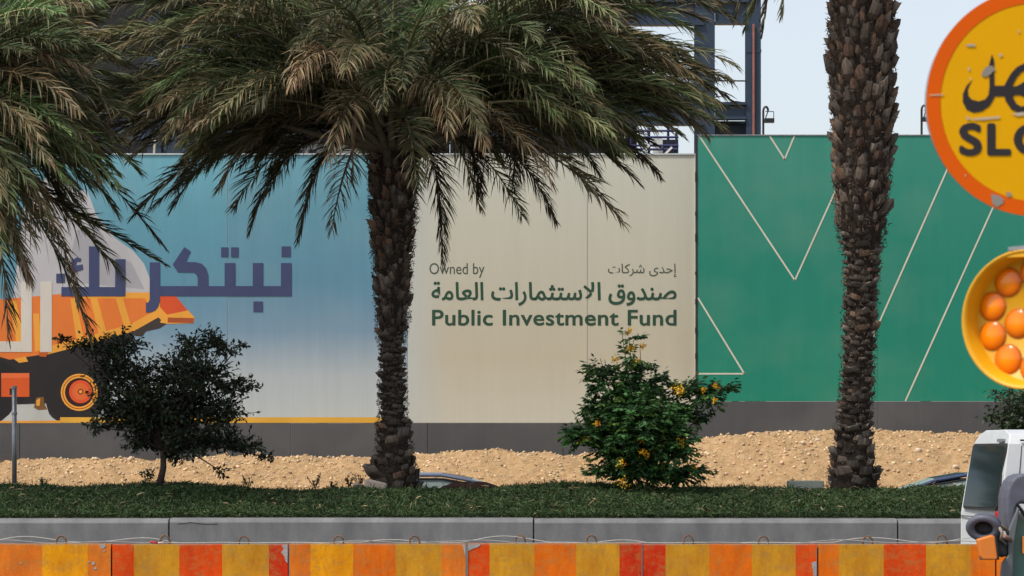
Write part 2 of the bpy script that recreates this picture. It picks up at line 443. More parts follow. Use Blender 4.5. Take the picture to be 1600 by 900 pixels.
# flat print: coloured polygons, each a thin sheet a little above the one below
def print_polys(name, polys, parent, Y, off0=0.006, step=0.0025, label=None):
    mb = MB()
    for i, (poly, col) in enumerate(polys):
        y = Y - off0 - i * step
        pts = [(X(a, Y), Z(b, Y)) for a, b in poly]
        mb.prism(pts, y, Y - 0.003, col)
    o = mb.build(name, M['ink'], parent)
    if label: o['label'] = label
    return o
def circ(cx, cy, r, n=28): return [(cx + r * math.cos(2 * math.pi * k / n), cy + r * math.sin(2 * math.pi * k / n)) for k in range(n)]
K2 = 0.95
dark_ = lin(44, 41, 43, K2); ora = lin(214, 118, 54, K2); gold = lin(222, 156, 62, K2); red = lin(203, 82, 44, K2)
truck = [
    ([(20, 470), (40, 300), (85, 270), (120, 300), (135, 296), (142, 312), (150, 335), (180, 372), (208, 392), (225, 412), (236, 440), (240, 462)], lin(178, 178, 180, K2)),
    ([(100, 440), (120, 360), (150, 350), (180, 400), (205, 410), (226, 452)], lin(158, 158, 164, K2)),
    ([(0, 548), (15, 560), (80, 552), (150, 533), (205, 512), (212, 531), (175, 552), (165, 600), (160, 640), (135, 660), (88, 661), (76, 645), (72, 630), (26, 632), (14, 652), (-60, 662), (-60, 540)], dark_),
    ([(205, 512), (248, 496), (262, 505), (250, 513), (228, 518), (222, 526), (206, 524), (198, 530)], lin(62, 56, 54, K2)),
    ([(-60, 440), (0, 468), (120, 457), (235, 458), (250, 463), (251, 488), (205, 515), (140, 535), (78, 552), (15, 562), (-60, 540)], ora),
    ([(118, 457), (235, 457), (233, 466), (119, 466)], gold),
    ([(141, 466), (152, 466), (166, 518), (155, 524)], gold), ([(181, 466), (192, 466), (204, 506), (195, 513)], gold),
    ([(110, 466), (118, 466), (131, 530), (120, 534)], gold),
    ([(60, 545), (130, 528), (205, 506), (241, 486), (247, 496), (210, 517), (140, 537), (66, 556)], gold),
    ([(222, 458), (236, 458), (266, 492), (252, 500), (240, 489)], gold),
    ([(250, 463), (275, 463), (294, 486), (262, 493), (250, 480)], red),
    ([(255, 493), (294, 485), (304, 496), (302, 505), (262, 506), (250, 504)], gold),
    ([(262, 496), (303, 497), (302, 505), (262, 504)], lin(160, 80, 45, K2)),
    ([(15, 470), (25, 470), (40, 540), (28, 548)], gold), ([(52, 490), (61, 490), (66, 545), (55, 550)], gold),
    (circ(-12, 612, 50), lin(38, 36, 38, K2)), (circ(120, 612, 49), lin(40, 38, 40, K2)),
    (circ(124, 613, 29), gold), (circ(124, 613, 26.5), lin(150, 82, 32, K2)), (circ(124, 613, 25), gold), (circ(124, 613, 22.5), lin(55, 28, 28, K2)),
    (circ(126, 612, 18), red), (circ(126, 612, 13), lin(205, 100, 50, K2)), (circ(126, 612, 4.5), lin(120, 50, 30, K2)), (circ(126, 612, 2.5), gold),
    ([(2, 583), (46, 583), (46, 620), (2, 620)], lin(206, 88, 40, K2)),
    ([(2, 583), (46, 583), (46, 590), (2, 591)], lin(222, 108, 60, K2)),
    ([(15, 607), (20, 607), (20, 617), (15, 617)], dark_),
    ([(26, 632), (72, 632), (78, 650), (90, 658), (2, 658), (14, 648)], lin(176, 180, 176, K2)),
    ([(57, 621), (68, 620), (70, 632), (74, 640), (60, 641), (53, 637)], lin(120, 84, 48, K2)),
    ([(57, 625), (63, 622), (62, 634), (57, 634)], gold),
    ([(22, 561), (40, 557), (44, 565), (30, 567)], gold), ([(60, 551), (76, 549), (72, 558), (62, 557)], lin(180, 90, 45, K2)),
    ([(-60, 658), (94, 657), (94, 661), (-60, 661)], lin(214, 150, 60, K2)),
]
print_polys('truck_picture', truck, hl, YL, 0.0042, 0.0002)
print_polys('yellow_band', [([(94, 652), (636, 652), (636, 660.6), (94, 660.6)], lin(212, 162, 62, K2))], hl, YL, 0.008)
nv = lin(64, 72, 106, K2)
def quad(x0, y0, x1, y1): return [(x0, y0), (x1, y0), (x1, y1), (x0, y1)]
word1 = [quad(439, 411, 455.5, 446.8), quad(440, 385, 454, 401), quad(250.2, 447, 455.5, 462.5), quad(395, 411, 411, 446.8), quad(396, 471, 410.5, 487),
         quad(351, 411, 367.5, 446.8), quad(345.5, 386.5, 356.5, 401.5), quad(361, 386.5, 372.5, 401.5),
         [(309, 446.8), (309, 434), (307, 429), (303, 425.5), (278, 425.5), (270, 413.5), (288, 386), (298, 393), (290.5, 409.5), (305, 409.5), (315, 412), (322, 419), (325.5, 430), (325.5, 446.8)],
         [(234, 410), (250, 410), (250, 470), (247.5, 479), (243, 485), (236, 488), (228, 488.5), (228, 473), (232, 472.5), (234, 468)]]
word2 = [quad(180, 405, 196, 463), quad(96, 448.5, 179.8, 463), quad(139, 385, 155, 448.3), [(111, 418), (113, 407), (120, 402), (127, 404), (126, 409), (120, 409), (119, 415), (129, 413), (130, 421), (112, 428)],
         quad(88, 427.5, 101.5, 442)]
for p in word1 + word2: print_polys('letter_stroke', [(p, nv)], hl, YL, 0.0115, 0.0)
wt = lin(198, 194, 184, K2)
for p in (quad(33, 440, 49.8, 550), quad(-60, 533.5, 32.8, 550), quad(63, 440, 81, 550)): print_polys('letter_stroke', [(p, wt)], hl, YL, 0.0115, 0.0, 'large white letter stroke over the orange truck')

def text(name, s, px0, px1, py0, py1, Y, col, parent, bold=0.0, thick=0.004, space=1.0):
    """flat lettering; weight is added by stacking slightly shifted copies, each a hair nearer"""
    cu = bpy.data.curves.new('lettering', 'FONT'); cu.body = s; cu.size = 1; cu.resolution_u = 5; cu.space_character = space
    to = bpy.data.objects.new('lettering', cu); COL.objects.link(to)
    dg = bpy.context.evaluated_depsgraph_get(); dg.update()
    me = bpy.data.meshes.new_from_object(to.evaluated_get(dg))
    bpy.data.objects.remove(to)
    co = np.empty(len(me.vertices) * 3); me.vertices.foreach_get('co', co); co = co.reshape(-1, 3)
    fs = [tuple(p.vertices) for p in me.polygons]
    par = list(range(len(co)))
    def find(a):
        while par[a] != a: par[a] = par[par[a]]; a = par[a]
        return a
    for f in fs:
        for b in f[1:]: par[find(f[0])] = find(b)
    ids = {}; lay = np.array([ids.setdefault(find(i), len(ids)) % 3 for i in range(len(co))]) * .00004
    sh = [(0, 0)] + ([(bold * math.cos(k * math.pi / 4), bold * math.sin(k * math.pi / 4)) for k in range(8)] if bold else [])
    VV, FF = [], []
    for q, (dx, dz) in enumerate(sh):
        c = co.copy(); c[:, 0] += dx; c[:, 1] += dz; c[:, 2] = q * .0001 + lay
        FF += [tuple(a + len(co) * q for a in f) for f in fs]; VV.append(c)
    co = np.concatenate(VV); mn, mx = co.min(0), co.max(0)
    x = (co[:, 0] - mn[0]) / (mx[0] - mn[0]); z = (co[:, 1] - mn[1]) / (mx[1] - mn[1])
    P = np.stack([X(px0 + (px1 - px0) * x, Y), Y - thick - co[:, 2], Z(py1 + (py0 - py1) * z, Y)], -1) - np.array(wloc(parent))
    m2 = bpy.data.meshes.new(name); m2.from_pydata(P.tolist(), [], FF)
    ca = m2.color_attributes.new('Col', 'FLOAT_COLOR', 'POINT')
    ca.data.foreach_set('color', np.tile((*col, 1.0), len(m2.vertices)))
    m2.materials.append(M['ink'])
    o = bpy.data.objects.new(name, m2); COL.objects.link(o); o.parent = parent
    return o
ink = lin(46, 76, 60, K2); ink2 = lin(74, 84, 72, K2)
text('lettering', 'Owned by', 671, 757, 411, 434, YL, ink2, hl, 0.0, 0.005)
text('lettering', 'Public Investment Fund', 675, 1057, 484, 509, YL, ink, hl, 0.018, 0.005, 1.04)
def rev(s): return s[::-1]
w_am = '\ufe8d\ufedf\ufecc\ufe8e\ufee3\ufe94'
w_is = '\ufe8d\ufefb\ufeb3\ufe98\ufe9c\ufee4\ufe8e\ufead\ufe8d\ufe95'
w_sa = '\ufebb\ufee8\ufeaa\ufeed\ufed5'
text('lettering', rev(w_sa + ' ' + w_is + ' ' + w_am), 674, 1057, 440, 478, YL, ink, hl, 0.02, 0.005)
text('lettering', rev('\ufe87\ufea3\ufeaa\ufeef \ufeb7\ufeae\ufedb\ufe8e\ufe95'), 950, 1057, 412, 433, YL, ink2, hl, 0.0, 0.005)

# ------------------------------------------------------------------ steel frame, scaffold and street lamps behind the hoarding
YS = 82.0
sf = thing('steel_frame', 'dark blue steel building frame rising behind the hoardings and the middle palm', 'steel frame', (X(900, YS), YS, 0))
def hcol(px0, px1, ytop, Y=YS):
    a, b = X(px0, Y), X(px1, Y)
    w = b - a
    m = MB().box(a, b, Y, Y + .03, 0, Z(ytop, Y)).box(a, b, Y + .4, Y + .43, 0, Z(ytop, Y)).box((a + b) / 2 - .02, (a + b) / 2 + .02, Y + .03, Y + .4, 0, Z(ytop, Y))
    o = m.build('column', M['blue_steel'], sf)
    for zz in (Z(82, Y), Z(-40, Y)):
        MB().box(a - .01, b + .01, Y - .015, Y - .001, zz, zz + .08).build('splice_plate', M['blue_steel'], o)
    return o
c1 = hcol(1166, 1189, -420); hcol(1086, 1117, -420); hcol(820, 840, -420); hcol(500, 522, -420); hcol(230, 252, -420)
MB().bar((X(1177, YS), YS - .05, 0), (X(1177, YS), YS - .05, Z(38, YS)), .05).build('conduit', M['orange_pipe'], c1)
def beam(px0, px1, y0, y1, Y=YS + .05):
    a, b = X(px0, Y), X(px1, Y); z1, z0 = Z(y0, Y), Z(y1, Y)
    m = MB().box(a, b, Y - .12, Y + .2, z1 - .07, z1).box(a, b, Y - .12, Y + .2, z0, z0 + .07).box(a, b, Y + .02, Y + .05, z0 + .07, z1 - .07)
    for k in range(int((b - a) / 1.6)): m.box(a + .8 + k * 1.6, a + .83 + k * 1.6, Y - .1, Y + .02, z0 + .07, z1 - .07)
    return m.build('beam', M['blue_steel'], sf)
beam(1117.5, 1165.5, 160, 187); beam(1100, 1165.5, 190, 232, YS + .6); beam(1117.5, 1165.5, 0, 38)
beam(252.5, 499.5, 178, 219); beam(100, 229.5, 178, 219); beam(522.5, 819.5, 178, 214); beam(840.5, 1099.5, 150, 196)
beam(252.5, 499.5, 40, 80); beam(522.5, 819.5, 40, 80); beam(840.5, 1099.5, 0, 40)
MB().tube([(X(1100, YS), YS, Z(126, YS)), (X(1166, YS), YS, Z(126.5, YS))], .02, 5).build('tie_rod', M['dark'], sf)
for (a, b) in ((-500, 640), ):
    MB().box(X(a, YS), X(b, YS), YS + 2.0, YS + 2.1, 0, Z(-150, YS)).build('dark_backdrop', M['near_black'], sf)  # dark sheet added so gaps between the fronds stay dark
for k, (a, b, t0) in enumerate(((640, 700, -150), (701, 800, 20), (801, 980, 60), (981, 1000, 120))):
    MB().box(X(a, YS), X(b, YS), YS + 2.0, YS + 2.1, 0, Z(t0, YS)).build('dark_backdrop', M['near_black'], sf)  # more of the added dark backdrop, stepped down to the right
MB().bar(W(262, 242, YS - 1), W(318, 205, YS - 1), .35).bar(W(268, 236, YS - 1.2), W(345, 222, YS - 1.2), .2).build('brace', M['blue_steel'], sf)
MB().bar(W(240, 250, YS - 3), W(242, 218, YS - 3), .05).build('marker_rod', simple('pale_timber', (.45, .4, .3)), sf)

YC = 76.0
scf = thing('scaffold', 'navy blue scaffold railing just above the cream hoarding near the green one', 'scaffold', (X(1000, YC), YC, 0))
for px in (936, 958, 986, 1014, 1044, 1057):
    MB().tube([(X(px, YC), YC, 0), (X(px, YC), YC, Z(200 if px > 1010 else 188, YC))], .035, 6).build('upright', M['navy_tube'], scf)
for (a, b, y) in ((930, 1058, 234), (930, 1060, 228), (1000, 1060, 215), (930, 1060, 205)):
    MB().tube([(X(a, YC), YC - .08, Z(y, YC)), (X(b, YC), YC - .08, Z(y, YC))], .03, 6).build('rail', M['navy_tube'], scf)
MB().box(X(1021, YC), X(1036, YC), YC + .2, YC + .25, Z(244, YC), Z(212, YC)).build('white_board', M['white'], scf)
MB().bar(W(1006, 236, YC - .1), W(1020, 220, YC - .1), .06).bar(W(1036, 244, YC - .1), W(1050, 230, YC - .1), .05).build('diagonal_brace', M['white'], scf)
MB().box(X(1036, YC), X(1062, YC), YC + .6, YC + .7, 0, Z(214, YC)).build('netting', M['near_black'], scf)
gp = thing('site_cabin', 'low grey site cabin glimpsed over the blue hoarding left of the middle palm', 'cabin', (X(500, 74), 74, 0))
MB().box(X(452, 74), X(560, 74), 74, 76.4, 0, Z(224, 74)).build('wall', simple('cabin_grey', (.3, .3, .28)), gp)
for a in (460, 482, 510): MB().box(X(a, 74), X(a + 12, 74), 73.97, 73.995, Z(242, 74), Z(234, 74)).build('window', M['dark'], gp)
MB().box(X(450, 74), X(562, 74), 73.9, 76.5, Z(224, 74) + .002, Z(221, 74)).build('roof', M['dark'], gp)

def lamp_post(label, px, ytop, Y, side=1):
    o = thing('street_lamp', label, 'street lamp', (X(px, Y), Y, 0), 'street lamps beyond the green hoarding')
    p = W(px, 0, Y)
    pts = [(p.x, Y, 0.0)]
    zt_ = Z(ytop, Y); r = 7 / F * Y * .55
    pts.append((p.x, Y, zt_ - r * 2.2))
    for k in range(1, 11):
        a = math.pi * k / 10 * 0.95
        pts.append((p.x + side * r * (1 - math.cos(a)), Y, zt_ - r * 2.2 + r * 2.0 * math.sin(a)))
    MB().tube(pts, [.05] + [.035] * 11, 6).build('pole', M['dark'], o)
    e = pts[-1]
    h = MB().box(e[0] - .10, e[0] + .17 , Y - .12, Y + .12, e[2] - .34, e[2] - .22).build('lamp_head', M['dark'], o)
    MB().bar((e[0] - .08, Y, e[2] - .22), (e[0], Y, e[2]), .03).bar((e[0] + .16, Y, e[2] - .22), (e[0] + .16, Y, e[2] - .02), .02).bar((e[0] - .08, Y, e[2] - .02), (e[0] + .16, Y, e[2] - .02), .02).build('bracket', M['dark'], o)
lamp_post('slim curved street lamp beside the tall blue steel column', 1192.6, 166, 92)
lamp_post('slim curved street lamp half hidden behind the round SLOW sign', 1440, 164, 92)

# ------------------------------------------------------------------ median: kerb wall, soil, ground cover
def concrete(name, c0, c1, sc_=3, bm_=0.15):
    m, t, b = mat_new(name)
    v = coords(t, 'Object', (1, 1, 1)); v2 = coords(t, 'Object', (1, 1, 0.45))
    n1 = noise(t, v2, sc_, 6, 0.65); n2 = noise(t, v, 45, 3)
    c = mix(t, 1.0, ramp(t, n1, [(0.3, c0), (0.7, c1)]), ramp(t, n2, [(0.3, 0.92), (0.7, 1.06)]), 'MULTIPLY')
    n3 = noise(t, v2, 1.2, 5, 0.7)
    c = mix(t, ramp(t, n3, [(0.55, 0.0), (0.7, 0.35)]), c, tuple(x * .75 for x in c0))
    t.links.new(c, b.inputs['Base Color']); b.inputs['Roughness'].default_value = 0.85
    bump(t, b, n2, bm_, 0.01); return m
M['kerb'] = concrete('kerb_concrete', (0.115, 0.115, 0.118), (0.205, 0.205, 0.205))
YK = 43.0
kerb = setting('kerb', (0, YK, 0))
kz = Z(817, YK); kz2 = Z(811, YK)
kj = [-875, -306, 264, 834, 1403, 1972]
for i in range(len(kj) - 1):
    a, b = X(kj[i], YK) + .009, X(kj[i + 1], YK) - .009
    dz = [0, 0, .008, 0, -.006][i]
    vs = []
    prof = [(0, 0), (0, kz), (.05, kz2 + .0), (.36, kz2 + .012), (.36, 0)]
    m = MB()
    vs = [(x, YK + p[0], p[1] + (dz if p[1] > 0 else 0)) for x in (a, b) for p in prof]
    m.add(vs, [(0, 1, 2, 3, 4), (9, 8, 7, 6, 5), (0, 5, 6, 1), (1, 6, 7, 2), (2, 7, 8, 3), (3, 8, 9, 4), (4, 9, 5, 0)])
    m.build('kerb_block', M['kerb'], kerb, bevel=.008, seg=2)
# crack in the second block: thin dark bars laid along the face in a zigzag
cr = MB(); pts = [(277, 818.5), (292, 817.4), (297, 816), (312, 818.2), (325, 819.2), (340, 818.6)]
for a, b in zip(pts[:-1], pts[1:]):
    A, B = W(*a, YK - .001), W(*b, YK - .001); cr.bar(A, B, .006, .005)
cr.build('crack', M['dark'], kerb)
MB().box(-30, 30, YK + .08, YK + .3, 0, kz - .05).build('backing', M['dark'], kerb)
rk = MB().box(-30, 30, 48.3, 48.6, -.1, 1.02).build('kerb', M['kerb'], None); tag(rk, kind='structure')

def mound(x, y):
    s = np.clip((y - 43.35) / 3.2, 0, 1)
    top = 1.22 + 0.035 * np.sin(x * .9 + .5) + 0.02 * np.sin(x * 2.3)
    return (kz2 - .02) + (top - kz2 + .0) * (1 - (1 - s) ** 1.7)
gx, gy = np.meshgrid(np.linspace(-14, 14, 240), np.linspace(43.34, 48.32, 40))
gz = mound(gx, gy)
idx = np.arange(gx.size).reshape(gx.shape)
quads = np.stack([idx[:-1, :-1], idx[:-1, 1:], idx[1:, 1:], idx[1:, :-1]], -1).reshape(-1, 4)
M['bed'] = simple('planting_soil', (0.05, 0.035, 0.022), 0.95, 0, 0.3, 5, 0.5, 0.1)
tag(np_mesh('planting_bed', np.stack([gx, gy, gz], -1), [quads], M['bed']), kind='structure')

def blades(base, d, L, w, droop, c0, c1):
    """n bent leaf blades: 5 verts, a quad and a triangle each"""
    n = len(base)
    d = d / np.linalg.norm(d, axis=1, keepdims=True)
    rnd = rng.normal(size=(n, 3)); s = np.cross(d, rnd); s /= np.linalg.norm(s, axis=1, keepdims=True) + 1e-9
    L = L[:, None]; w = w[:, None]
    mid = base + d * L * .5
    d2 = d + np.array([0, 0, -1.0]) * droop[:, None]; d2 /= np.linalg.norm(d2, axis=1, keepdims=True)
    tip = mid + d2 * L * .5
    V = np.stack([base - s * w * .35, base + s * w * .35, mid + s * w * .5, mid - s * w * .5, tip], 1)
    i = np.arange(n)[:, None] * 5
    Q = i + np.array([[0, 1, 2, 3]]); T = i + np.array([[3, 2, 4]])
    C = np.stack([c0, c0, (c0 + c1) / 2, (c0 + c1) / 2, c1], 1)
    return V.reshape(-1, 3), Q, T, C.reshape(-1, 3)

n = 190000
bx = rng.uniform(-9.6, 9.6, n); by = 43.22 + 4.3 * rng.uniform(0, 1, n) ** 1.15
patch = hash_noise(bx * 1.3, by * 2.2, 7) * .5 + hash_noise(bx * 6, by * 7, 8) * .4
bz = mound(bx, np.maximum(by, 43.36)) + np.clip(patch, -.6, 1) * .035 + rng.uniform(0, .08, n) 
bz = np.where(by < 43.36, kz2 + .02 + rng.uniform(0, .05, n), bz)
dd = rng.normal(size=(n, 3)) * np.array([1, 1, .55]); dd[:, 2] = np.abs(dd[:, 2]) + .25
L = rng.uniform(.045, .12, n) * (1 + .25 * patch)
shade = (1 + .2 * patch[:, None]) * rng.uniform(.55, 1.5, (n, 1))
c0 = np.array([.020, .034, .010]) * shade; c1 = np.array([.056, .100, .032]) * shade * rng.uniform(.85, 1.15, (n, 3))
dry = rng.uniform(0, 1, n) < .03
c1[dry] = np.array([.30, .25, .14]); 
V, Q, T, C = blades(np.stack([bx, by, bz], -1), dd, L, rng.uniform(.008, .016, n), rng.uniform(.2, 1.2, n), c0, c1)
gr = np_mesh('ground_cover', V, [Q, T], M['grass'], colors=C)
nl_ = 700
lx = rng.uniform(-9.4, 9.4, nl_); ly = rng.uniform(43.3, 47.4, nl_); lz = mound(lx, ly) + rng.uniform(.06, .15, nl_)
dv_ = rng.normal(size=(nl_, 3)) * np.array([1, 1, .3])
cL = np.array([.26, .19, .10]) * rng.uniform(.4, 1.5, (nl_, 1))
V, Q, T, C = blades(np.stack([lx, ly, lz], -1), dv_, rng.uniform(.04, .16, nl_), rng.uniform(.006, .02, nl_), rng.uniform(.1, .6, nl_), cL, cL)
tag(np_mesh('dry_litter', V, [Q, T], M['grass'], colors=C), 'dry fallen leaves and stalks caught in the green ground cover', 'leaf litter', kind='stuff')
tag(gr, 'dense dark green trailing ground cover filling the raised median bed', 'ground cover', kind='stuff')

def strips(base, d, L, w, droop, c0, c1):
    """n long leaflets of three bending segments: 7 verts"""
    n = len(base)
    d = d / np.linalg.norm(d, axis=1, keepdims=True)
    rnd = rng.normal(size=(n, 3)); s = np.cross(d, rnd); s /= np.linalg.norm(s, axis=1, keepdims=True) + 1e-9
    L = L[:, None]; w = w[:, None]; g = np.array([0, 0, -1.0]) * droop[:, None]
    def nz(v): return v / np.linalg.norm(v, axis=1, keepdims=True)
    p1 = base + nz(d + g * .15) * L * .36; p2 = p1 + nz(d + g * .45) * L * .34; tip = p2 + nz(d + g * .95) * L * .30
    V = np.stack([base - s * w * .3, base + s * w * .3, p1 + s * w * .5, p1 - s * w * .5, p2 + s * w * .4, p2 - s * w * .4, tip], 1)
    i = np.arange(n)[:, None] * 7
    Q = np.concatenate([i + np.array([[0, 1, 2, 3]]), i + np.array([[3, 2, 4, 5]])]); T = i + np.array([[5, 4, 6]])
    cm = c0 * .75 + c1 * .25; cn = c0 * .3 + c1 * .7
    C = np.stack([c0, c0, cm, cm, cn, cn, c1], 1)
    return V.reshape(-1, 3), Q, T, C.reshape(-1, 3)

# ------------------------------------------------------------------ palms
G1, G2 = np.array([.026, .050, .016]), np.array([.080, .130, .046])
TAN, DEAD = np.array([.38, .28, .18]), np.array([.20, .09, .038])
def frond(name, parent, P0, P1, P2, nl=82, Lm=.62, dry=.15, tipdry=.3, droop=.7, roll=0.0, wid=.0205, tone=1.0, rw=.045, t0=.2):
    tone *= random.choice([.5, .75, 1.0, 1.4, 1.9])  # tone also holds lit and shaded contrast between fronds
    P0, P1, P2 = (np.array(p, float) for p in (P0, P1, P2))
    Up = np.array([0, 0, 1.0])
    h = P2 - P0; h[2] = 0
    if np.linalg.norm(h) < .3: h = P1 - P0; h[2] = 0
    h /= np.linalg.norm(h) + 1e-9
    S0 = np.cross(h, Up)
    def bez(t): t = t[:, None]; return (1 - t) ** 2 * P0 + 2 * t * (1 - t) * P1 + t * t * P2
    def tan(t): t = t[:, None]; v = 2 * (1 - t) * (P1 - P0) + 2 * t * (P2 - P1); return v / np.linalg.norm(v, axis=1, keepdims=True)
    t = np.repeat(np.linspace(t0, 1, nl), 2); sd_ = np.tile([1.0, -1.0], nl)
    t = np.clip(t + rng.normal(0, .004, len(t)), t0, 1)
    B = bez(t); T = tan(t)
    S = S0 - T * (T @ S0)[:, None]; S /= np.linalg.norm(S, axis=1, keepdims=True)
    N = np.cross(S, T)
    cr_, sr_ = math.cos(roll), math.sin(roll)
    S, N = S * cr_ + N * sr_, N * cr_ - S * sr_
    u = (t - t0) / (1 - t0)
    a = np.radians(62 - 36 * u + rng.normal(0, 6, len(t)))
    b = np.radians(rng.choice([8, 28, 48], len(t)) + rng.normal(0, 8, len(t)))
    d = T * np.cos(a)[:, None] + S * (sd_ * np.sin(a) * np.cos(b))[:, None] + N * (np.sin(a) * np.sin(b))[:, None]
    prof = (.55 + .5 * np.sin(np.pi * np.clip(u * .95 + .12, 0, 1))) * np.where(u > .9, 1 - (u - .9) * 3.5, 1)
    L = Lm * prof * rng.uniform(.85, 1.12, len(t))
    dr = np.clip(dry + rng.normal(0, .12, len(t)) + .25 * np.clip(u - .6, 0, 1), 0, 1)[:, None]
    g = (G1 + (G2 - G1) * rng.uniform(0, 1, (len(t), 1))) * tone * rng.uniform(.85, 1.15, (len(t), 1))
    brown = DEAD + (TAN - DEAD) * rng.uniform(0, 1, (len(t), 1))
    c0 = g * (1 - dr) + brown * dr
    td = np.clip(dr + tipdry * .6 * rng.uniform(.0, 1.6, (len(t), 1)), 0, 1)
    c1 = g * 1.1 * (1 - td) + brown * td
    curl = rng.uniform(0, 1, len(t)) < dr[:, 0] * .8
    dp = (droop * .62 if droop > .55 else droop) * rng.uniform(.3, 1.5, len(t)) + dr[:, 0] * .8 + curl * rng.uniform(.5, 2.2, len(t))
    # leaf blade: base, mid, tip
    V, Q, Tt, C = strips(B, d, L, np.full(len(t), wid) * rng.uniform(.75, 1.2, len(t)), dp, c0, c1)
    # rachis
    k = 14; tt = np.linspace(0, 1, k); PB = bez(tt); PT = tan(tt)
    SS = S0 - PT * (PT @ S0)[:, None]; SS /= np.linalg.norm(SS, axis=1, keepdims=True); NN = np.cross(SS, PT)
    r = (rw * (1 - tt) ** 1.1 + .007)[:, None]
    ring = np.stack([PB + SS * r, PB + NN * r * .6, PB - SS * r, PB - NN * r * .6], 1).reshape(-1, 3)
    off = len(V); i = np.arange(k - 1)[:, None] * 4
    RQ = np.concatenate([off + i + np.array([[j, (j + 1) % 4, 4 + (j + 1) % 4, 4 + j]]) for j in range(4)])
    rc = np.array([.20, .19, .10]) * (1 - dry) + np.array([.2, .14, .09]) * dry
    V = np.concatenate([V, ring]); C = np.concatenate([C, np.tile(rc * tone, (len(ring), 1))])
    return np_mesh(name, V, [np.concatenate([Q, RQ]), Tt], M['frond'], parent, C)

def free_frond(parent, hub, azim, e0, bend, L, **kw):
    """quadratic arc: leaves at elevation e0, sags by bend (degrees)"""
    h = np.array([math.cos(azim), math.sin(azim), 0]); up = np.array([0, 0, 1.0])
    hub = np.array(hub)
    e1 = e0 - bend
    d0 = h * math.cos(R(e0)) + up * math.sin(R(e0)); d1 = h * math.cos(R(e1)) + up * math.sin(R(e1))
    P0 = hub + h * .18; P1 = P0 + d0 * L * .52; P2 = P1 + d1 * L * .48
    return frond('frond', parent, P0, P1, P2, **kw)

def boot_mesh(kind, seed):
    r = random.Random(seed)
    m = MB()
    if kind == 'spike': w, h, out, th = .13, .25, .046, .03
    elif kind == 'ledge': w, h, out, th = .20, .13, .052, .05
    else: w, h, out, th = .20, .20, .05, .05
    w *= r.uniform(.85, 1.15); h *= r.uniform(.85, 1.15); out *= r.uniform(.8, 1.25)
    col0 = (.052, .038, .029); col1 = r.choice([(.105, .082, .064), (.09, .076, .064), (.13, .078, .052), (.06, .05, .042), (.05, .042, .036)])
    out *= r.choice([.35, .8, 1.0, 1.15])
    k = r.uniform(.6, 1.5)
    rows = [(0.0, 1.05, -.06), (.55, 1.0, out * .45), (1.0, .80 if kind == 'spike' else .88, out)]
    vs = []; cols = []
    for (f, ww, o_) in rows:
        for j, xx in enumerate((-1, -.35, .35, 1)):
            bul = (.03, .055, .055, .03)[j] if f > 0 else 0
            if f == 1.0: zj = r.uniform(-.20, .14) * h
            else: zj = 0
            edge = -.035 if abs(xx) == 1 else 0
            vs.append((xx * w * ww / 2, o_ + bul * .6 + edge + r.uniform(-.006, .006), f * h + zj))
            c = [a + (b - a) * (f ** 2) for a, b in zip(col0, col1)]; cols.append(tuple(x * k * 1.5 for x in c))
    for xx in (-.6, 0, .6):   # back of the cut end
        vs.append((xx * w * .7 / 2, out - th - .02, h * r.uniform(.9, .98))); cols.append(tuple(x * k * .8 for x in col0))
    vs.append((0, -.08, 0)); cols.append(col0)
    fs = [(a * 4 + j, a * 4 + j + 1, a * 4 + j + 5, a * 4 + j + 4) for a in (0, 1) for j in range(3)]
    fs += [(8, 9, 12), (9, 10, 13), (9, 13, 12), (10, 11, 14), (10, 14, 13), (8, 12, 4), (14, 11, 7), (12, 13, 14, 15), (4, 12, 15, 0), (7, 3, 15, 14)]
    n0 = len(m.v); m.v = vs; m.f = fs; m.c = cols
    me = bpy.data.meshes.new('leaf_base'); me.from_pydata(vs, [], fs)
    ca = me.color_attributes.new('Col', 'FLOAT_COLOR', 'POINT')
    ca.data.foreach_set('color', np.array([(*c, 1.0) for c in cols]).ravel())
    me.materials.append(M['bark'])
    return me, np.array(vs), fs, np.array(cols)
BOOTS = {k: [boot_mesh(k, 10 * i + j) for j in range(12)] for i, k in enumerate(('spike', 'ledge', 'flat'))}

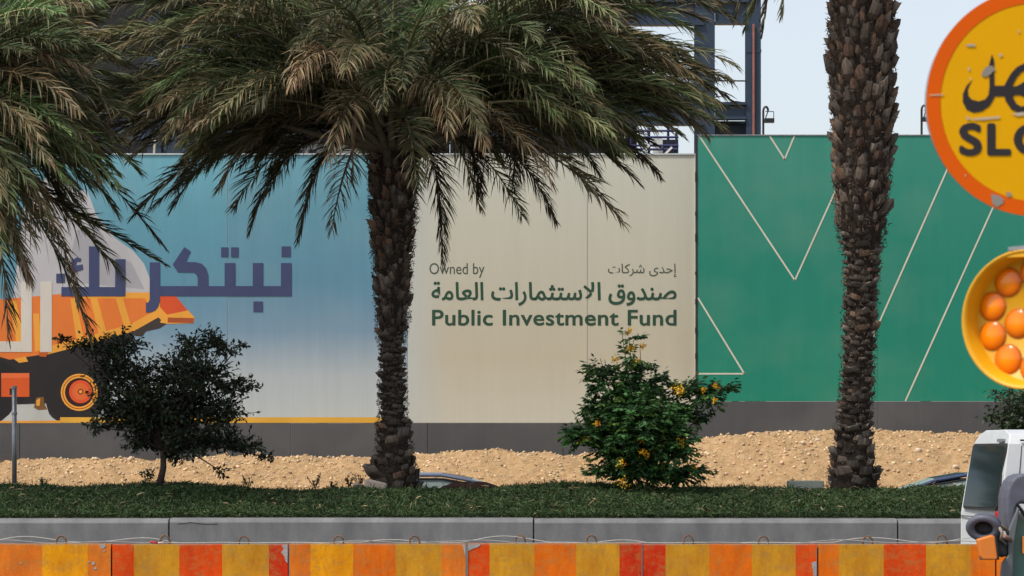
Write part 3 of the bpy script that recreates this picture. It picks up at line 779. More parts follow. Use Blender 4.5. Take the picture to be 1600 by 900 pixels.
def palm_trunk(root, prof, Y, zones):
    """prof: (py, px_left, px_right) top to bottom; zones: function py -> (kind, row step m, per ring)"""
    pys = np.array([p[0] for p in prof], float); L_ = np.array([p[1] for p in prof], float); R_ = np.array([p[2] for p in prof], float)
    def at(z):
        py = HOR - (z - CAMZ) * F / Y
        l, r = np.interp(py, pys, L_), np.interp(py, pys, R_)
        return py, X((l + r) / 2, Y), (r - l) / 2 / F * Y
    ztop, zbot = Z(pys[0], Y), Z(pys[-1], Y) - .15
    pts, rs = [], []
    for z in np.linspace(zbot, ztop, 60):
        py, cx, rad = at(z); pts.append((cx, Y, z)); rs.append(max(rad - .085, .1))
    mb = MB().tube(pts, rs, 18, col=(.03, .022, .017))
    tr = mb.build('trunk', M['bark'], root, smooth=True)
    z = zbot + .02; k = 0; cand = []
    while z < ztop - .02:
        py, cx, rad = at(z); kind, step, per = zones(py)
        ang = k * 2 * math.pi * 0.381966 + random.uniform(-.12, .12)
        zz = z + random.uniform(-.02, .02)
        cand.append((ang, zz, cx, rad, kind)); k += 1; z += step / per
    # camera side first
    cand.sort(key=lambda c: math.sin(c[0]))
    o0 = wloc(tr); restV, restF, restC = [], [], []; nv = 0
    for i, (ang, zz, cx, rad, kind) in enumerate(cand):
        me, vs, fs, cs = random.choice(BOOTS[kind])
        rr = max(rad - .095, .1)
        loc = Vector((cx + math.cos(ang) * rr, Y + math.sin(ang) * rr, zz))
        s = (rad / .42) ** .6 * random.choice([.7, .85, 1.0, 1.1, 1.35])
        tilt = random.uniform(-.14, .2) + (.04 if kind == 'spike' else 0)
        mat = Matrix.Translation(loc) @ Matrix.Rotation(ang - math.pi / 2, 4, 'Z') @ Matrix.Rotation(-tilt, 4, 'X') @ Matrix.Rotation(random.uniform(-.28, .28), 4, 'Y') @ Matrix.Scale(s * random.uniform(.85, 1.15), 4)
        if i < 290:
            o = bpy.data.objects.new('leaf_base', me); COL.objects.link(o); o.parent = tr
            o.matrix_local = Matrix.Translation(-o0) @ mat
        else:
            mm = np.array(mat); P = vs @ mm[:3, :3].T + mm[:3, 3]
            restV.append(P); restC.append(cs); restF += [tuple(a + nv for a in f) for f in fs]; nv += len(vs)
    if restV:
        tri = [f for f in restF if len(f) == 3]; qd = [f for f in restF if len(f) == 4]
        o = np_mesh('leaf_bases', np.concatenate(restV), [np.array(qd), np.array(tri)], M['bark'], tr, np.concatenate(restC)); o['kind'] = 'stuff'
    # stray fibres between the leaf bases
    nf = 9000
    zz = rng.uniform(zbot, ztop, nf); an = rng.uniform(0, 6.283, nf)
    py = HOR - (zz - CAMZ) * F / Y; l = np.interp(py, pys, L_); r = np.interp(py, pys, R_)
    cx = X((l + r) / 2, Y); rad = (r - l) / 2 / F * Y - rng.uniform(.01, .06, nf)
    base = np.stack([cx + np.cos(an) * rad, Y + np.sin(an) * rad, zz], -1)
    d = np.stack([np.cos(an) * .35, np.sin(an) * .35, rng.uniform(-.6, 1.2, nf)], -1) + rng.normal(0, .55, (nf, 3))
    c = np.array([.085, .062, .045]) * rng.uniform(.3, 1.7, (nf, 1))
    V, Q, T, C = blades(base, d, rng.uniform(.04, .10, nf) * np.where(py < 400, 1.0, .5), rng.uniform(.004, .018, nf), rng.uniform(-.4, .8, nf), c, c)
    o = np_mesh('fibre', V, [Q, T], M['bark'], tr, C); o['kind'] = 'stuff'
    return tr

# middle palm
YP = 47.0
p1 = thing('date_palm', 'thick date palm with a full drooping crown in front of the cream and blue hoarding', 'palm tree', (X(613, YP), YP, 1.15), 'date palms along the median')
palm_trunk(p1, [(205, 574, 652), (240, 572, 653), (300, 574, 655), (400, 578, 648), (500, 584, 643), (520, 583, 640), (545, 590, 636), (650, 588, 640), (700, 583, 648), (735, 577, 655), (762, 571, 660)], YP,
           lambda py: ('spike', .135, 13) if py < 520 else (('ledge', .11, 9) if py < 690 else ('flat', .15, 8)))
def PF(parent, Y, hub, ctrl, tip, dY, **kw):
    P0 = W(*hub, Y) ; P1 = W(*ctrl, Y); P1.y += dY * .55; P2 = W(*tip, Y); P2.y += dY
    # keep the intended direction when stepping nearer or farther
    P1 = W(*ctrl, Y + dY * .55); P2 = W(*tip, Y + dY)
    P0.y += .3 * (1 if dY > 0 else -1) * min(1, abs(dY))
    return frond('frond', parent, P0, P1, P2, **kw)
H1 = (613, 215)
low = dict(dry=.08, tipdry=.15, droop=1.9, tone=.36, nl=115, Lm=.5, wid=.017)  # low tone paints shade under the crown into the colour
for hub, ctrl, tip, dY, kw in [
    ((590, 215), (420, 150), (236, 326), 1.0, low), ((590, 220), (445, 170), (392, 358), .6, low), ((592, 225), (500, 170), (468, 374), -.4, low),
    ((635, 225), (690, 190), (692, 408), .5, low), ((640, 220), (745, 175), (748, 300), 1.4, low), ((640, 215), (800, 165), (866, 345), .8, low),
    ((640, 215), (860, 140), (935, 272), 1.8, low), ((640, 210), (920, 130), (1030, 275), .6, low), ((590, 215), (350, 150), (275, 300), 2.0, low),
    ((590, 215), (480, 150), (420, 300), 2.4, low), ((640, 215), (830, 150), (800, 300), 2.5, low),
    ((585, 205), (300, 60), (168, 190), -1.0, dict(dry=.45, tipdry=.6, droop=1.3)), ((590, 205), (430, 60), (300, 195), -2.2, dict(dry=.5, tipdry=.6, droop=1.3)),
    ((590, 205), (260, 30), (92, 112), .3, dict(dry=.1, tipdry=.5)), ((590, 200), (330, 0), (150, 60), -.8, dict(dry=.1, tipdry=.5)),
    ((600, 200), (500, 10), (455, 132), -3.0, dict(dry=.75, tipdry=.5, droop=1.4)), ((600, 195), (560, 0), (540, 110), -3.4, dict(dry=.4, tipdry=.5, droop=1.2)),
    ((615, 195), (640, 10), (628, 135), -3.4, dict(dry=.05, tipdry=.15, Lm=.5)), ((620, 195), (700, 40), (760, 230), -2.8, dict(dry=.6, tipdry=.6, droop=1.4)),
    ((620, 200), (690, 60), (700, 205), -3.2, dict(dry=.45, tipdry=.4, droop=1.3)),
    ((630, 200), (830, 30), (938, 168), -2.0, dict(dry=.5, tipdry=.6, droop=1.3)), ((640, 205), (950, 60), (1100, 208), -.6, dict(dry=.2, tipdry=.6, droop=1.1)),
    ((640, 205), (960, 0), (1148, 162), .8, dict(dry=.05, tipdry=.4, droop=1.0)), ((640, 200), (860, -10), (1035, 75), -1.2, dict(dry=.1, tipdry=.6)),
    ((640, 205), (900, 70), (1045, 190), 1.4, dict(dry=.05, tipdry=.3)), ((640, 205), (1000, 20), (1110, 120), 1.8, dict(dry=.05, tipdry=.2, tone=.8)),
    ((635, 200), (800, 40), (870, 190), -2.6, dict(dry=.1, tipdry=.4, droop=1.1)), ((640, 200), (780, -20), (835, 60), -3.0, dict(dry=.05, tipdry=.2)),
    ((590, 200), (440, -30), (250, 40), -1.6, dict(dry=.05, tipdry=.3)), ((590, 205), (380, 90), (220, 150), 1.0, dict(dry=.1, tipdry=.3)),
    ((600, 200), (480, 50), (380, 170), -2.6, dict(dry=.2, tipdry=.5, droop=1.1)), ((590, 205), (330, 100), (190, 215), 2.0, dict(dry=.1, tipdry=.2, tone=.7)),
    ((640, 200), (720, -60), (740, 40), -3.2, dict(dry=.3, tipdry=.7, droop=1.2)), ((600, 200), (560, -60), (500, 40), -3.4, dict(dry=.05, tipdry=.3)),
    ((640, 210), (900, 110), (1000, 225), -.6, dict(dry=.1, tipdry=.3, tone=.7)), ((640, 210), (800, 110), (900, 235), -1.6, dict(dry=.1, tipdry=.2, tone=.6)),
    ((590, 210), (400, 120), (300, 235), -1.2, dict(dry=.1, tipdry=.2, tone=.6)), ((590, 210), (460, 130), (370, 235), 1.2, dict(dry=.1, tipdry=.2, tone=.6)),
    ((590, 200), (370, -120), (120, 0), .8, {}), ((640, 200), (900, -110), (1130, 20), .4, {})]:
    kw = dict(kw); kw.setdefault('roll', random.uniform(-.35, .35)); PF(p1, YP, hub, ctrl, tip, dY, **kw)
hub1 = W(613, 205, YP)
for i in range(62):
    f = i / 62
    a = i * 2.39996
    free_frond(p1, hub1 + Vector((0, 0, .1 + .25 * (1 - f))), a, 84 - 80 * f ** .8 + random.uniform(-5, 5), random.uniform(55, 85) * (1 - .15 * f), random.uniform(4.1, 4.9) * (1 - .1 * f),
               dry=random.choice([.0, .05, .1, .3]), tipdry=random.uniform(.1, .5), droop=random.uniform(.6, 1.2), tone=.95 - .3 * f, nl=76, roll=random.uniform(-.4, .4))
for i in range(100):
    sx = 1 if i % 2 else -1
    dYr = random.uniform(-3.4, 3.0); k = math.sqrt(max(.15, 1 - (dYr / 4.4) ** 2))
    reach = random.uniform(.68, 1.02) * 520 * k
    ty = random.uniform(-60, 205) if random.random() < .7 else random.uniform(150, 245)
    cyy = min(120, ty - random.uniform(60, 150))
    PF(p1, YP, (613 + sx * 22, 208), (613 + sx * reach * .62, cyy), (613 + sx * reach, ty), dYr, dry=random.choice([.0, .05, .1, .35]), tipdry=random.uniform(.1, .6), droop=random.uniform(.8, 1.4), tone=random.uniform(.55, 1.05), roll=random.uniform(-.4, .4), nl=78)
for i in range(34):
    sx = 1 if i % 2 else -1; dYr = random.uniform(-1.2, 2.6)
    reach = random.uniform(.35, .86) * 480
    PF(p1, YP, (613 + sx * 22, 214), (613 + sx * reach * .6, random.uniform(95, 150)), (613 + sx * reach, random.uniform(205, 262)), dYr, dry=.05, tipdry=.15, droop=1.1, tone=.45, nl=78, Lm=.52)  # darker tone stands in for shade inside the crown
for i in range(34):
    tx = random.uniform(930, 1150); ty = random.uniform(-30, 214)
    PF(p1, YP, (638, 208), (613 + (tx - 613) * .62, min(110, ty - random.uniform(60, 130))), (tx, ty), random.uniform(-1.6, 2.0), dry=random.choice([0, .05, .25]), tipdry=random.uniform(.1, .5), droop=1.0, tone=random.uniform(.5, .9), roll=random.uniform(-.4, .4), nl=80)
for i in range(20):
    tx = random.uniform(110, 300); ty = random.uniform(-20, 225)
    PF(p1, YP, (588, 208), (613 + (tx - 613) * .62, min(110, ty - random.uniform(60, 130))), (tx, ty), random.uniform(-.6, 2.4), dry=random.choice([0, .05, .2]), tipdry=random.uniform(.1, .5), droop=1.0, tone=random.uniform(.45, .8), roll=random.uniform(-.4, .4), nl=80)
# a dead flower stalk dangling left of the trunk, and pale stalk stubs
sp_ = [W(565, 138, YP - .9), W(561, 165, YP - 1), W(552, 205, YP - 1), W(551, 240, YP - 1), W(552, 268, YP - 1)]
st = MB().tube(sp_, [.045, .05, .035, .012, .010], 6, col=(.2, .14, .09)).build('dead_stalk', M['twig'], p1)
b_ = np.array([list(W(551 + rng.uniform(-1, 1), rng.uniform(255, 285), YP - 1)) for _ in range(60)])
V, Q, T, C = blades(b_, rng.normal(0, .25, (60, 3)) + np.array([0, 0, -1]), rng.uniform(.06, .16, 60), np.full(60, .01), np.full(60, .2), np.tile([.17, .12, .08], (60, 1)), np.tile([.12, .09, .06], (60, 1)))
np_mesh('dry_tassel', V, [Q, T], M['twig'], st, C)
# thick leaf stalks fanning from the crown
for (x0, x1, y1) in ((575, 470, 150), (585, 520, 140), (597, 570, 130), (612, 610, 140), (628, 655, 135), (640, 690, 150), (648, 730, 175), (570, 440, 195), (650, 760, 195)):
    A = W(x0 * .6 + 613 * .4, 232, YP - .25); B = W((x0 + x1) / 2, (215 + y1) / 2 + 8, YP - .5); Cc = W(x1, y1, YP - .9)
    MB().tube([A, A.lerp(B, .5), B, Cc], [.075, .06, .045, .03], 6, col=(.13, .11, .075)).build('leaf_stalk', M['twig'], p1, smooth=True)

# right palm: only the trunk and a few hanging fronds are in the picture
YQ = 47.0
p2 = thing('date_palm', 'tall bare date palm trunk in front of the green hoarding', 'palm tree', (X(1338, YQ), YQ, 1.15), 'date palms along the median')
palm_trunk(p2, [(-150, 1300, 1396), (0, 1293, 1400), (80, 1290, 1402), (150, 1294, 1400), (250, 1299, 1396), (350, 1304, 1388), (375, 1308, 1386), (395, 1315, 1380), (450, 1314, 1376), (600, 1309, 1370), (660, 1303, 1366), (700, 1298, 1368), (730, 1292, 1374), (757, 1288, 1380)], YQ,
           lambda py: ('spike', .135, 14) if py < 375 else (('ledge', .11, 9) if py < 690 else ('flat', .15, 8)))
hub2 = W(1345, -190, YQ)
for i in range(46):
    f = i / 46
    az2 = i * 2.39996
    free_frond(p2, hub2 + Vector((0, 0, .2)), az2, 82 - 78 * f ** .8, 72, random.uniform(3.0, 3.6), dry=.1, tipdry=.3, nl=60)
for (ctrl, tip, dY) in (((1220, -190), (1192, 48), .2), ((1225, -160), (1166, 40), .9), ((1240, -180), (1222, 22), -.6), ((1200, -200), (1150, 30), .4)):
    PF(p2, YQ, (1340, -180), ctrl, tip, dY, dry=.1, tipdry=.1, droop=1.4, tone=.55, nl=95, Lm=.5)

# left palm: its trunk stands just outside the frame
YO = 45.4
p3 = thing('date_palm', 'date palm at the left edge whose fronds hang over the truck picture', 'palm tree', (X(-170, YO), YO, 1.15), 'date palms along the median')
palm_trunk(p3, [(160, -208, -128), (300, -206, -130), (520, -200, -140), (700, -205, -133), (770, -212, -126)], YO, lambda py: ('spike', .2, 9) if py < 500 else ('ledge', .16, 7))
for ctrl, tip, dY, kw in [
    ((60, 120), (255, 385), .8, dict(dry=.0, tipdry=.1, tone=.6, Lm=.5, droop=1.0, t0=.3)), ((60, 300), (255, 412), .2, dict(dry=.0, tipdry=.1, tone=.6, Lm=.42, droop=.2)),
    ((60, 250), (140, 528), .3, dict(dry=.05, tipdry=.2, tone=.6, droop=.9)), ((70, 200), (120, 470), -.8, dict(dry=.6, tipdry=.2, tone=.7, droop=1.3, Lm=.5)),
    ((10, 220), (12, 525), -.3, dict(dry=.1, tipdry=.2, tone=.6)), ((-30, 160), (82, 350), -2.2, dict(dry=.3, tipdry=1.0, tone=1.1, droop=.5)),
    ((0, 110), (112, 212), -2.6, dict(dry=.0, tipdry=.15, tone=1.5, Lm=.42, droop=.6)), ((20, 100), (120, 170), -1.6, dict(dry=.0, tipdry=.1, tone=1.2)),
    ((20, 30), (118, 70), -2.4, dict(dry=.0, tipdry=.1, tone=1.4)), ((0, -20), (90, 20), -2.8, dict(dry=.0, tipdry=.1, tone=1.3)),
    ((60, 170), (150, 275), -1.4, dict(dry=.25, tipdry=.7, tone=.9, droop=1.1)), ((90, 140), (215, 265), .6, dict(dry=.05, tipdry=.2, tone=.7)),
    ((70, 150), (180, 330), .8, dict(dry=.1, tipdry=.3, tone=.7, droop=1.2)), ((0, 260), (45, 440), -1.2, dict(dry=.5, tipdry=.5, tone=.8, droop=1.2)),
    ((60, 80), (200, 170), .6, dict(dry=.05, tipdry=.4, tone=.8)), ((80, 40), (190, 100), 1.0, dict(tone=.9)), ((40, 150), (100, 330), .2, dict(tone=.7, droop=1.2)),
    ((-20, 180), (40, 320), -1.0, dict(tone=.9, droop=1.0)), ((-60, 140), (-10, 300), -2.6, dict(tipdry=.6, dry=.2)), ((20, 170), (90, 260), -.6, dict(tone=.8)), ((50, 250), (190, 430), 1.2, dict(tone=.6, dry=.1))]:
    kw = dict(kw); kw.setdefault('dry', .05); kw.setdefault('roll', random.uniform(-.3, .3)); PF(p3, YO, (-160, 160), ctrl, tip, dY, **kw)
for i in range(70):
    ang3 = math.radians(random.uniform(-40, 58)); dYr = random.uniform(-3.0, 2.2); k = math.sqrt(max(.2, 1 - (dYr / 4.2) ** 2))
    rr_ = random.uniform(.7, 1.0) * (385 if ang3 < .35 else 335) * k
    tx, ty = -150 + rr_ * math.cos(ang3), 175 + rr_ * math.sin(ang3) * 1.05
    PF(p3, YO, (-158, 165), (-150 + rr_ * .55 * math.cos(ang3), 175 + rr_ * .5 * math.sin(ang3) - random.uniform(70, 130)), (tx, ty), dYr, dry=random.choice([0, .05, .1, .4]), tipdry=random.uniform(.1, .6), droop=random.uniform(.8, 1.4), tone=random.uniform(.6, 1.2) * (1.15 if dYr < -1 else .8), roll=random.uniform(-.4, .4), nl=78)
hub3 = W(-168, 150, YO)
for i in range(44):
    f = i / 44
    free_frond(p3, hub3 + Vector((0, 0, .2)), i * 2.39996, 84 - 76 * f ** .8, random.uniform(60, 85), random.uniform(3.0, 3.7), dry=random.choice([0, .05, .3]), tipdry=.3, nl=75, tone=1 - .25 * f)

# ------------------------------------------------------------------ broadleaf tree, shrubs
def leafy(bases, dirs, L, w, c, fold=.15):
    """pointed oval leaves folded on the midrib: 5 verts, 4 tris -> kite pairs"""
    n = len(bases); d = dirs / np.linalg.norm(dirs, axis=1, keepdims=True)
    s = np.cross(d, rng.normal(size=(n, 3)) * .6 + np.array([0, 0, 1.0])); s /= np.linalg.norm(s, axis=1, keepdims=True) + 1e-9
    nn = np.cross(s, d); L = L[:, None]; w = w[:, None]
    mid = bases + d * L * .45
    V = np.stack([bases, mid + s * w * .5 + nn * w * fold, bases + d * L, mid - s * w * .5 + nn * w * fold], 1)
    i = np.arange(n)[:, None] * 4
    T = np.concatenate([i + np.array([[0, 1, 2]]), i + np.array([[0, 2, 3]])])
    return V.reshape(-1, 3), T, np.repeat(c, 4, 0)

def twiggy(blobs, Y, dens, leaf_len, leaf_w, step, colf, up=.25, spread=.9):
    """twigs radiating inside each clump, with leaves set along them"""
    B, D, Lh, tw = [], [], [], []
    for (px, py, dY, r, squash) in blobs:
        c = W(px, py, Y + dY); rad = r / F * Y
        nt_ = int(dens * r * r / 100)
        for _ in range(nt_):
            v = rng.normal(size=3); v /= np.linalg.norm(v); v[2] *= squash; v[2] += up * rng.uniform(0, 1)
            ln = rad * rng.uniform(.55, 1.12)
            st_ = np.array(c) + v * rad * rng.uniform(0, .35)
            v2 = v + rng.normal(0, .25, 3)
            m = max(3, int(ln / step))
            tt = np.linspace(.3, 1, m)[:, None]
            P = st_ + (v * ln * tt) + (v2 - v) * ln * .35 * tt ** 2
            tw.append((st_, P[-1]))
            ax = v2 / np.linalg.norm(v2)
            dl = ax * .6 + rng.normal(0, spread * .55, (m, 3)); dl[:, 2] -= .15
            B.append(P); D.append(dl); Lh.append(rng.uniform(.65, 1.2, m) * leaf_len)
    B = np.concatenate(B); D = np.concatenate(D); Lh = np.concatenate(Lh)
    return (*leafy(B, D, Lh, Lh * leaf_w, colf(len(B))), tw, B)

def limbs(root, base, blobs, Y, r0, mat, col, fork, name='branch'):
    fk = fork
    MB().tube([base, base.lerp(fk, .5) + Vector((.03, 0, 0)), fk], [r0, r0 * .85, r0 * .75], 9, col=col).build('trunk', mat, root, smooth=True)
    for (px, py, dY, r, s) in blobs:
        c = W(px, py, Y + dY); m = fk.lerp(c, .5) + Vector((0, 0, .12))
        MB().tube([fk, m, c], [r0 * .5, r0 * .28, .006], 6, col=col).build(name, mat, root, smooth=True)

def dark_leaf(n):
    return np.array([.028, .042, .019]) * rng.uniform(.6, 1.7, (n, 1)) * rng.uniform(.9, 1.1, (n, 3))
YT = 46.4
tb = [(95, 532, .1, 14, .4), (120, 540, 0, 20, .5), (155, 545, .1, 28, .6), (192, 540, -.1, 32, .6), (180, 580, .2, 38, .7), (165, 615, -.1, 26, .6), (215, 600, .2, 44, .7), (190, 650, .1, 44, .6), (150, 668, -.1, 20, .5), (235, 640, -.2, 50, .7), (225, 690, .1, 36, .5),
      (300, 545, 0, 30, .7), (328, 530, .1, 22, .7), (345, 545, 0, 28, .6), (375, 540, .1, 13, .4), (275, 585, .2, 40, .7), (320, 590, -.2, 46, .7), (365, 608, .1, 30, .5), (395, 606, 0, 13, .4), (290, 640, .3, 52, .7), (345, 650, 0, 40, .6),
      (300, 690, -.2, 42, .6), (350, 692, .2, 36, .5), (385, 700, 0, 28, .4), (418, 715, .1, 16, .35), (343, 735, -.1, 13, .9), (270, 715, .1, 22, .5), (250, 660, .5, 52, .7)]
t1 = thing('small_tree', 'small dark broadleaf tree on the median in front of the dump truck picture', 'tree', (X(248, YT), YT, 1.1), 'small dark trees on the median')
V, T, C, tw, _ = twiggy(tb, YT, 8.5, .078, .52, .045, dark_leaf)
o = np_mesh('crown', V, [T], M['leaf'], t1, C); 
m_ = MB()
for a, b in tw[::2]: m_.bar(a, b, .008, col=(.05, .04, .03))
m_.build('twigs', M['twig'], t1, kind='stuff', fix=False)
limbs(t1, W(249, 757, YT), tb, YT, .055, M['twig'], (.075, .055, .045), W(255, 705, YT))
sh = np.array([list(W(rng.uniform(222, 240), rng.uniform(735, 752), YT)) for _ in range(70)])
V, T, C = leafy(sh, rng.normal(size=(70, 3)), np.full(70, .07), np.full(70, .035), dark_leaf(70)); np_mesh('sucker_leaves', V, [T], M['leaf'], t1, C)

t2 = thing('small_tree', 'dark broadleaf tree behind the white van below the yellow warning lamp', 'tree', (X(1640, YT), YT, 1.1), 'small dark trees on the median')
tb2 = [(1585, 625, 0, 30, .6), (1565, 650, .1, 26, .6), (1600, 655, -.2, 40, .7), (1640, 620, .2, 55, .8), (1690, 640, 0, 60, .8), (1650, 670, .3, 50, .7), (1572, 672, 0, 24, .5), (1550, 655, 0, 14, .5), (1556, 617, 0, 12, .5)]
V, T, C, tw, _ = twiggy(tb2, YT, 8.5, .078, .52, .045, lambda n: dark_leaf(n) * 1.3)
np_mesh('crown', V, [T], M['leaf'], t2, C)
limbs(t2, W(1640, 760, YT), tb2, YT, .06, M['twig'], (.075, .055, .045), W(1635, 700, YT))

# flowering shrub with compound leaves
YF = 45.8
sb = thing('flowering_shrub', 'bright green shrub with clusters of yellow flowers in front of the gap between hoardings', 'shrub', (X(1000, YF), YF, 1.1))
fb = [(925, 680, 0, 34, .5), (905, 672, .1, 20, .35), (960, 640, .2, 46, .7), (1000, 612, 0, 26, .8), (1010, 660, -.3, 60, .8), (950, 600, 0, 26, .8), (935, 580, .1, 16, .7), (1052, 645, .1, 32, .7), (1040, 690, -.2, 46, .7), (975, 700, -.1, 50, .8), (1000, 735, 0, 44, .4),
      (1020, 598, .2, 20, .8), (1070, 610, .2, 22, .6), (1080, 650, .3, 18, .6), (1105, 620, .1, 18, .5), (1125, 607, .1, 12, .4), (1075, 735, -.2, 24, .4), (1050, 745, 0, 22, .4), (985, 560, 0, 13, .9), (983, 530, 0, 7, .6), (972, 595, .1, 16, .8), (1003, 575, .1, 10, .7), (940, 735, 0, 18, .5), (1000, 660, .5, 54, .8)]
B, D = [], []
for (px, py, dY, r, s) in fb:
    c = np.array(W(px, py, YF + dY)); rad = r / F * YF; k = int(5 + r * r / 12)
    v = rng.normal(size=(k, 3)); v /= np.linalg.norm(v, axis=1, keepdims=True); v[:, 2] *= s
    B.append(c + v * rad * rng.uniform(.15, .85, (k, 1))); d = v.copy(); d[:, 2] = d[:, 2] * .5 + .1; D.append(d + rng.normal(0, .25, (k, 3)))
B = np.concatenate(B); D = np.concatenate(D); D /= np.linalg.norm(D, axis=1, keepdims=True)
n = len(B); up = np.array([0, 0, 1.0])
S = np.cross(D, up); S /= np.linalg.norm(S, axis=1, keepdims=True)
LB, LD, LC = [], [], []
tone = rng.uniform(.45, 2.0, (n, 1))
lc = np.array([.036, .092, .026]) * tone
young = rng.uniform(0, 1, n) < .16; lc[young] = np.array([.09, .17, .035])
for j in range(6):
    f = .25 + .75 * j / 5
    for sgn in (-1, 1):
        P = B + D * (.19 * f) + up * (-.03 * f * f)
        LB.append(P); LD.append(S * sgn * .8 + D * .5 + up * -.35 + rng.normal(0, .12, (n, 3))); LC.append(lc * rng.uniform(.85, 1.15, (n, 1)))
LB.append(B + D * .19); LD.append(D + up * -.3); LC.append(lc)
LB, LD, LC = np.concatenate(LB), np.concatenate(LD), np.concatenate(LC)
V, T, C = leafy(LB, LD, rng.uniform(.065, .115, len(LB)), rng.uniform(.032, .052, len(LB)), LC)
np_mesh('foliage', V, [T], M['leaf'], sb, C)
for (x1, y1, x2, y2) in ((1000, 700, 972, 520), (1000, 700, 983, 530), (1005, 690, 1000, 540), (990, 720, 915, 670), (985, 700, 938, 560), (1010, 710, 1060, 620), (1020, 720, 1130, 605), (1000, 740, 960, 640), (1010, 740, 1080, 740)):
    A, B_ = W(x1, min(y1 + 45, 758), YF), W(x2, y2, YF); mid = A.lerp(B_, .5) + Vector((0, 0, .1))
    MB().tube([A, mid, B_], [.02, .012, .004], 5, col=(.07, .06, .035)).build('stem', M['twig'], sb)
for (px, py, r) in ((983, 519, 6), (987, 544, 8), (962, 562, 7), (995, 563, 5), (918, 688, 10), (912, 685, 7), (932, 662, 5), (1058, 608, 10), (1065, 612, 7), (1002, 686, 6), (1010, 709, 9), (1003, 706, 6), (970, 724, 9), (972, 752, 9), (1064, 692, 9), (1085, 729, 7), (1118, 604, 6), (1116, 626, 5), (1100, 609, 4), (1004, 541, 5)):
    k = 46; c = np.array(W(px, py, YF - .55 if 930 < px < 1070 and py > 600 else YF - .2))
    b = c + rng.normal(0, 1, (k, 3)) * r * .42 / F * YF; 
    cc = np.array([.88, .55, .03]) * rng.uniform(.75, 1.1, (k, 1)); cc[::7] = (.5, .12, .02)
    V, T, C = leafy(b, rng.normal(size=(k, 3)), np.full(k, .034), np.full(k, .026), cc)
    np_mesh('flower_cluster', V, [T], M['petal'], sb, C)

# little weeds at the back edge of the bed
def weed(label, px, py, h, col, group='weeds along the back of the median', dens=70, Y=47.3):
    o = thing('weed', label, 'weed', (X(px, Y), Y, 1.15), group)
    hh = h / F * Y; base = np.array(W(px, py, Y))
    m = MB(); tips = []
    for _ in range(7):
        t = base + np.array([rng.uniform(-.6, .6) * hh, rng.uniform(-.3, .3) * hh, hh * rng.uniform(.6, 1)]); m.bar(base, t, .007, col=(.05, .04, .03)); tips.append(t)
    m.build('stem', M['twig'], o)
    tips = np.array(tips); f = rng.uniform(.35, 1.05, (dens, 1)); b = base + (tips[rng.integers(0, 7, dens)] - base) * f + rng.normal(0, .012, (dens, 3))
    V, T, C = leafy(b, rng.normal(size=(dens, 3)), rng.uniform(.025, .05, dens), rng.uniform(.015, .028, dens), np.array(col) * rng.uniform(.6, 1.4, (dens, 1)))
    np_mesh('leaves', V, [T], M['leaf'], o, C)
dk = (.035, .022, .018)
weed('dark dry weed a little left of the stone by the middle palm', 545, 762, 20, dk)
weed('low dark straggly weed between the dark tree and the middle palm', 492, 764, 22, dk)
weed('dark weed touching the left end of the pale stone block', 560, 762, 22, dk)
weed('fresh green weed on the median to the right of the dark tree', 388, 762, 18, (.10, .14, .05))
weed('small green weed near the thin grey post', 68, 762, 15, (.09, .13, .05))
weed('low weed at the right side of the middle palm base', 652, 764, 16, (.04, .06, .025))
weed('brown weed lying on the bed further left of the middle palm', 520, 766, 14, dk)

sto = MB(); a = W(568, 760, 46.9)
blk = thing('stone_block', 'pale tilted stone block leaning at the left foot of the middle palm', 'stone block', (X(586, 46.6), 46.6, 1.2))
mb = MB(); p0, p1_ = W(570, 754, 46.3), W(604, 762, 46.3)
mb.bar(p0, p1_, .32, .125, up=(0, 0, 1), col=(.36, .30, .25)).build('block', M['stone'], blk, bevel=.03, seg=3)
one_stone('stone', 'rounded brownish stone beside the tilted stone block', W(558, 759, 46.5), (.08, .07, .055), (.25, .2, .16), None, 44)
o = MB().box(X(1232, 47), X(1286, 47), 46.9, 47.3, Z(764, 47), Z(751, 47), (.26, .28, .24)).build('concrete_slab', M['stone'], None, bevel=.015); tag(o, 'flat grey green concrete slab lying left of the right palm base', 'slab')
# mound of dark soil right of the middle palm
gx, gy = np.meshgrid(np.linspace(X(665, 47.6), X(800, 47.6), 60), np.linspace(47.0, 48.3, 24))
u = (gx - X(735, 47.6)) / .62; v = (gy - 47.65) / .6
gz = 1.13 + .24 * np.clip(1 - u ** 2 - v ** 2, 0, 1) ** .6 + .012 * hash_noise(gx * 9, gy * 9, 5)
idx = np.arange(gx.size).reshape(gx.shape); quads = np.stack([idx[:-1, :-1], idx[:-1, 1:], idx[1:, 1:], idx[1:, :-1]], -1).reshape(-1, 4)
tag(np_mesh('soil_heap', np.stack([gx, gy, gz], -1), [quads], M['soil']), 'low heap of dark brown soil in front of the parked car roof', 'soil', kind='stuff')

# thin post at left
pz = thing('metal_post', 'thin galvanised steel post standing in the ground cover at the far left', 'post', (X(22.5, 47.2), 47.2, 1.1))
MB().tube([(X(22.5, 47.2), 47.2, 1.1), (X(22.5, 47.2), 47.2, Z(604, 47.2))], .036, 12).build('pole', M['steel'], pz, smooth=True)
MB().tube([(X(22.5, 47.2), 47.2, Z(648, 47.2)), (X(22.5, 47.2), 47.2, Z(644, 47.2))], .042, 12).build('collar', M['steel'], pz)
MB().tube([(X(22.5, 47.2), 47.2, Z(607, 47.2)), (X(22.5, 47.2), 47.2, Z(603, 47.2))], .041, 12).build('cap', M['steel'], pz)

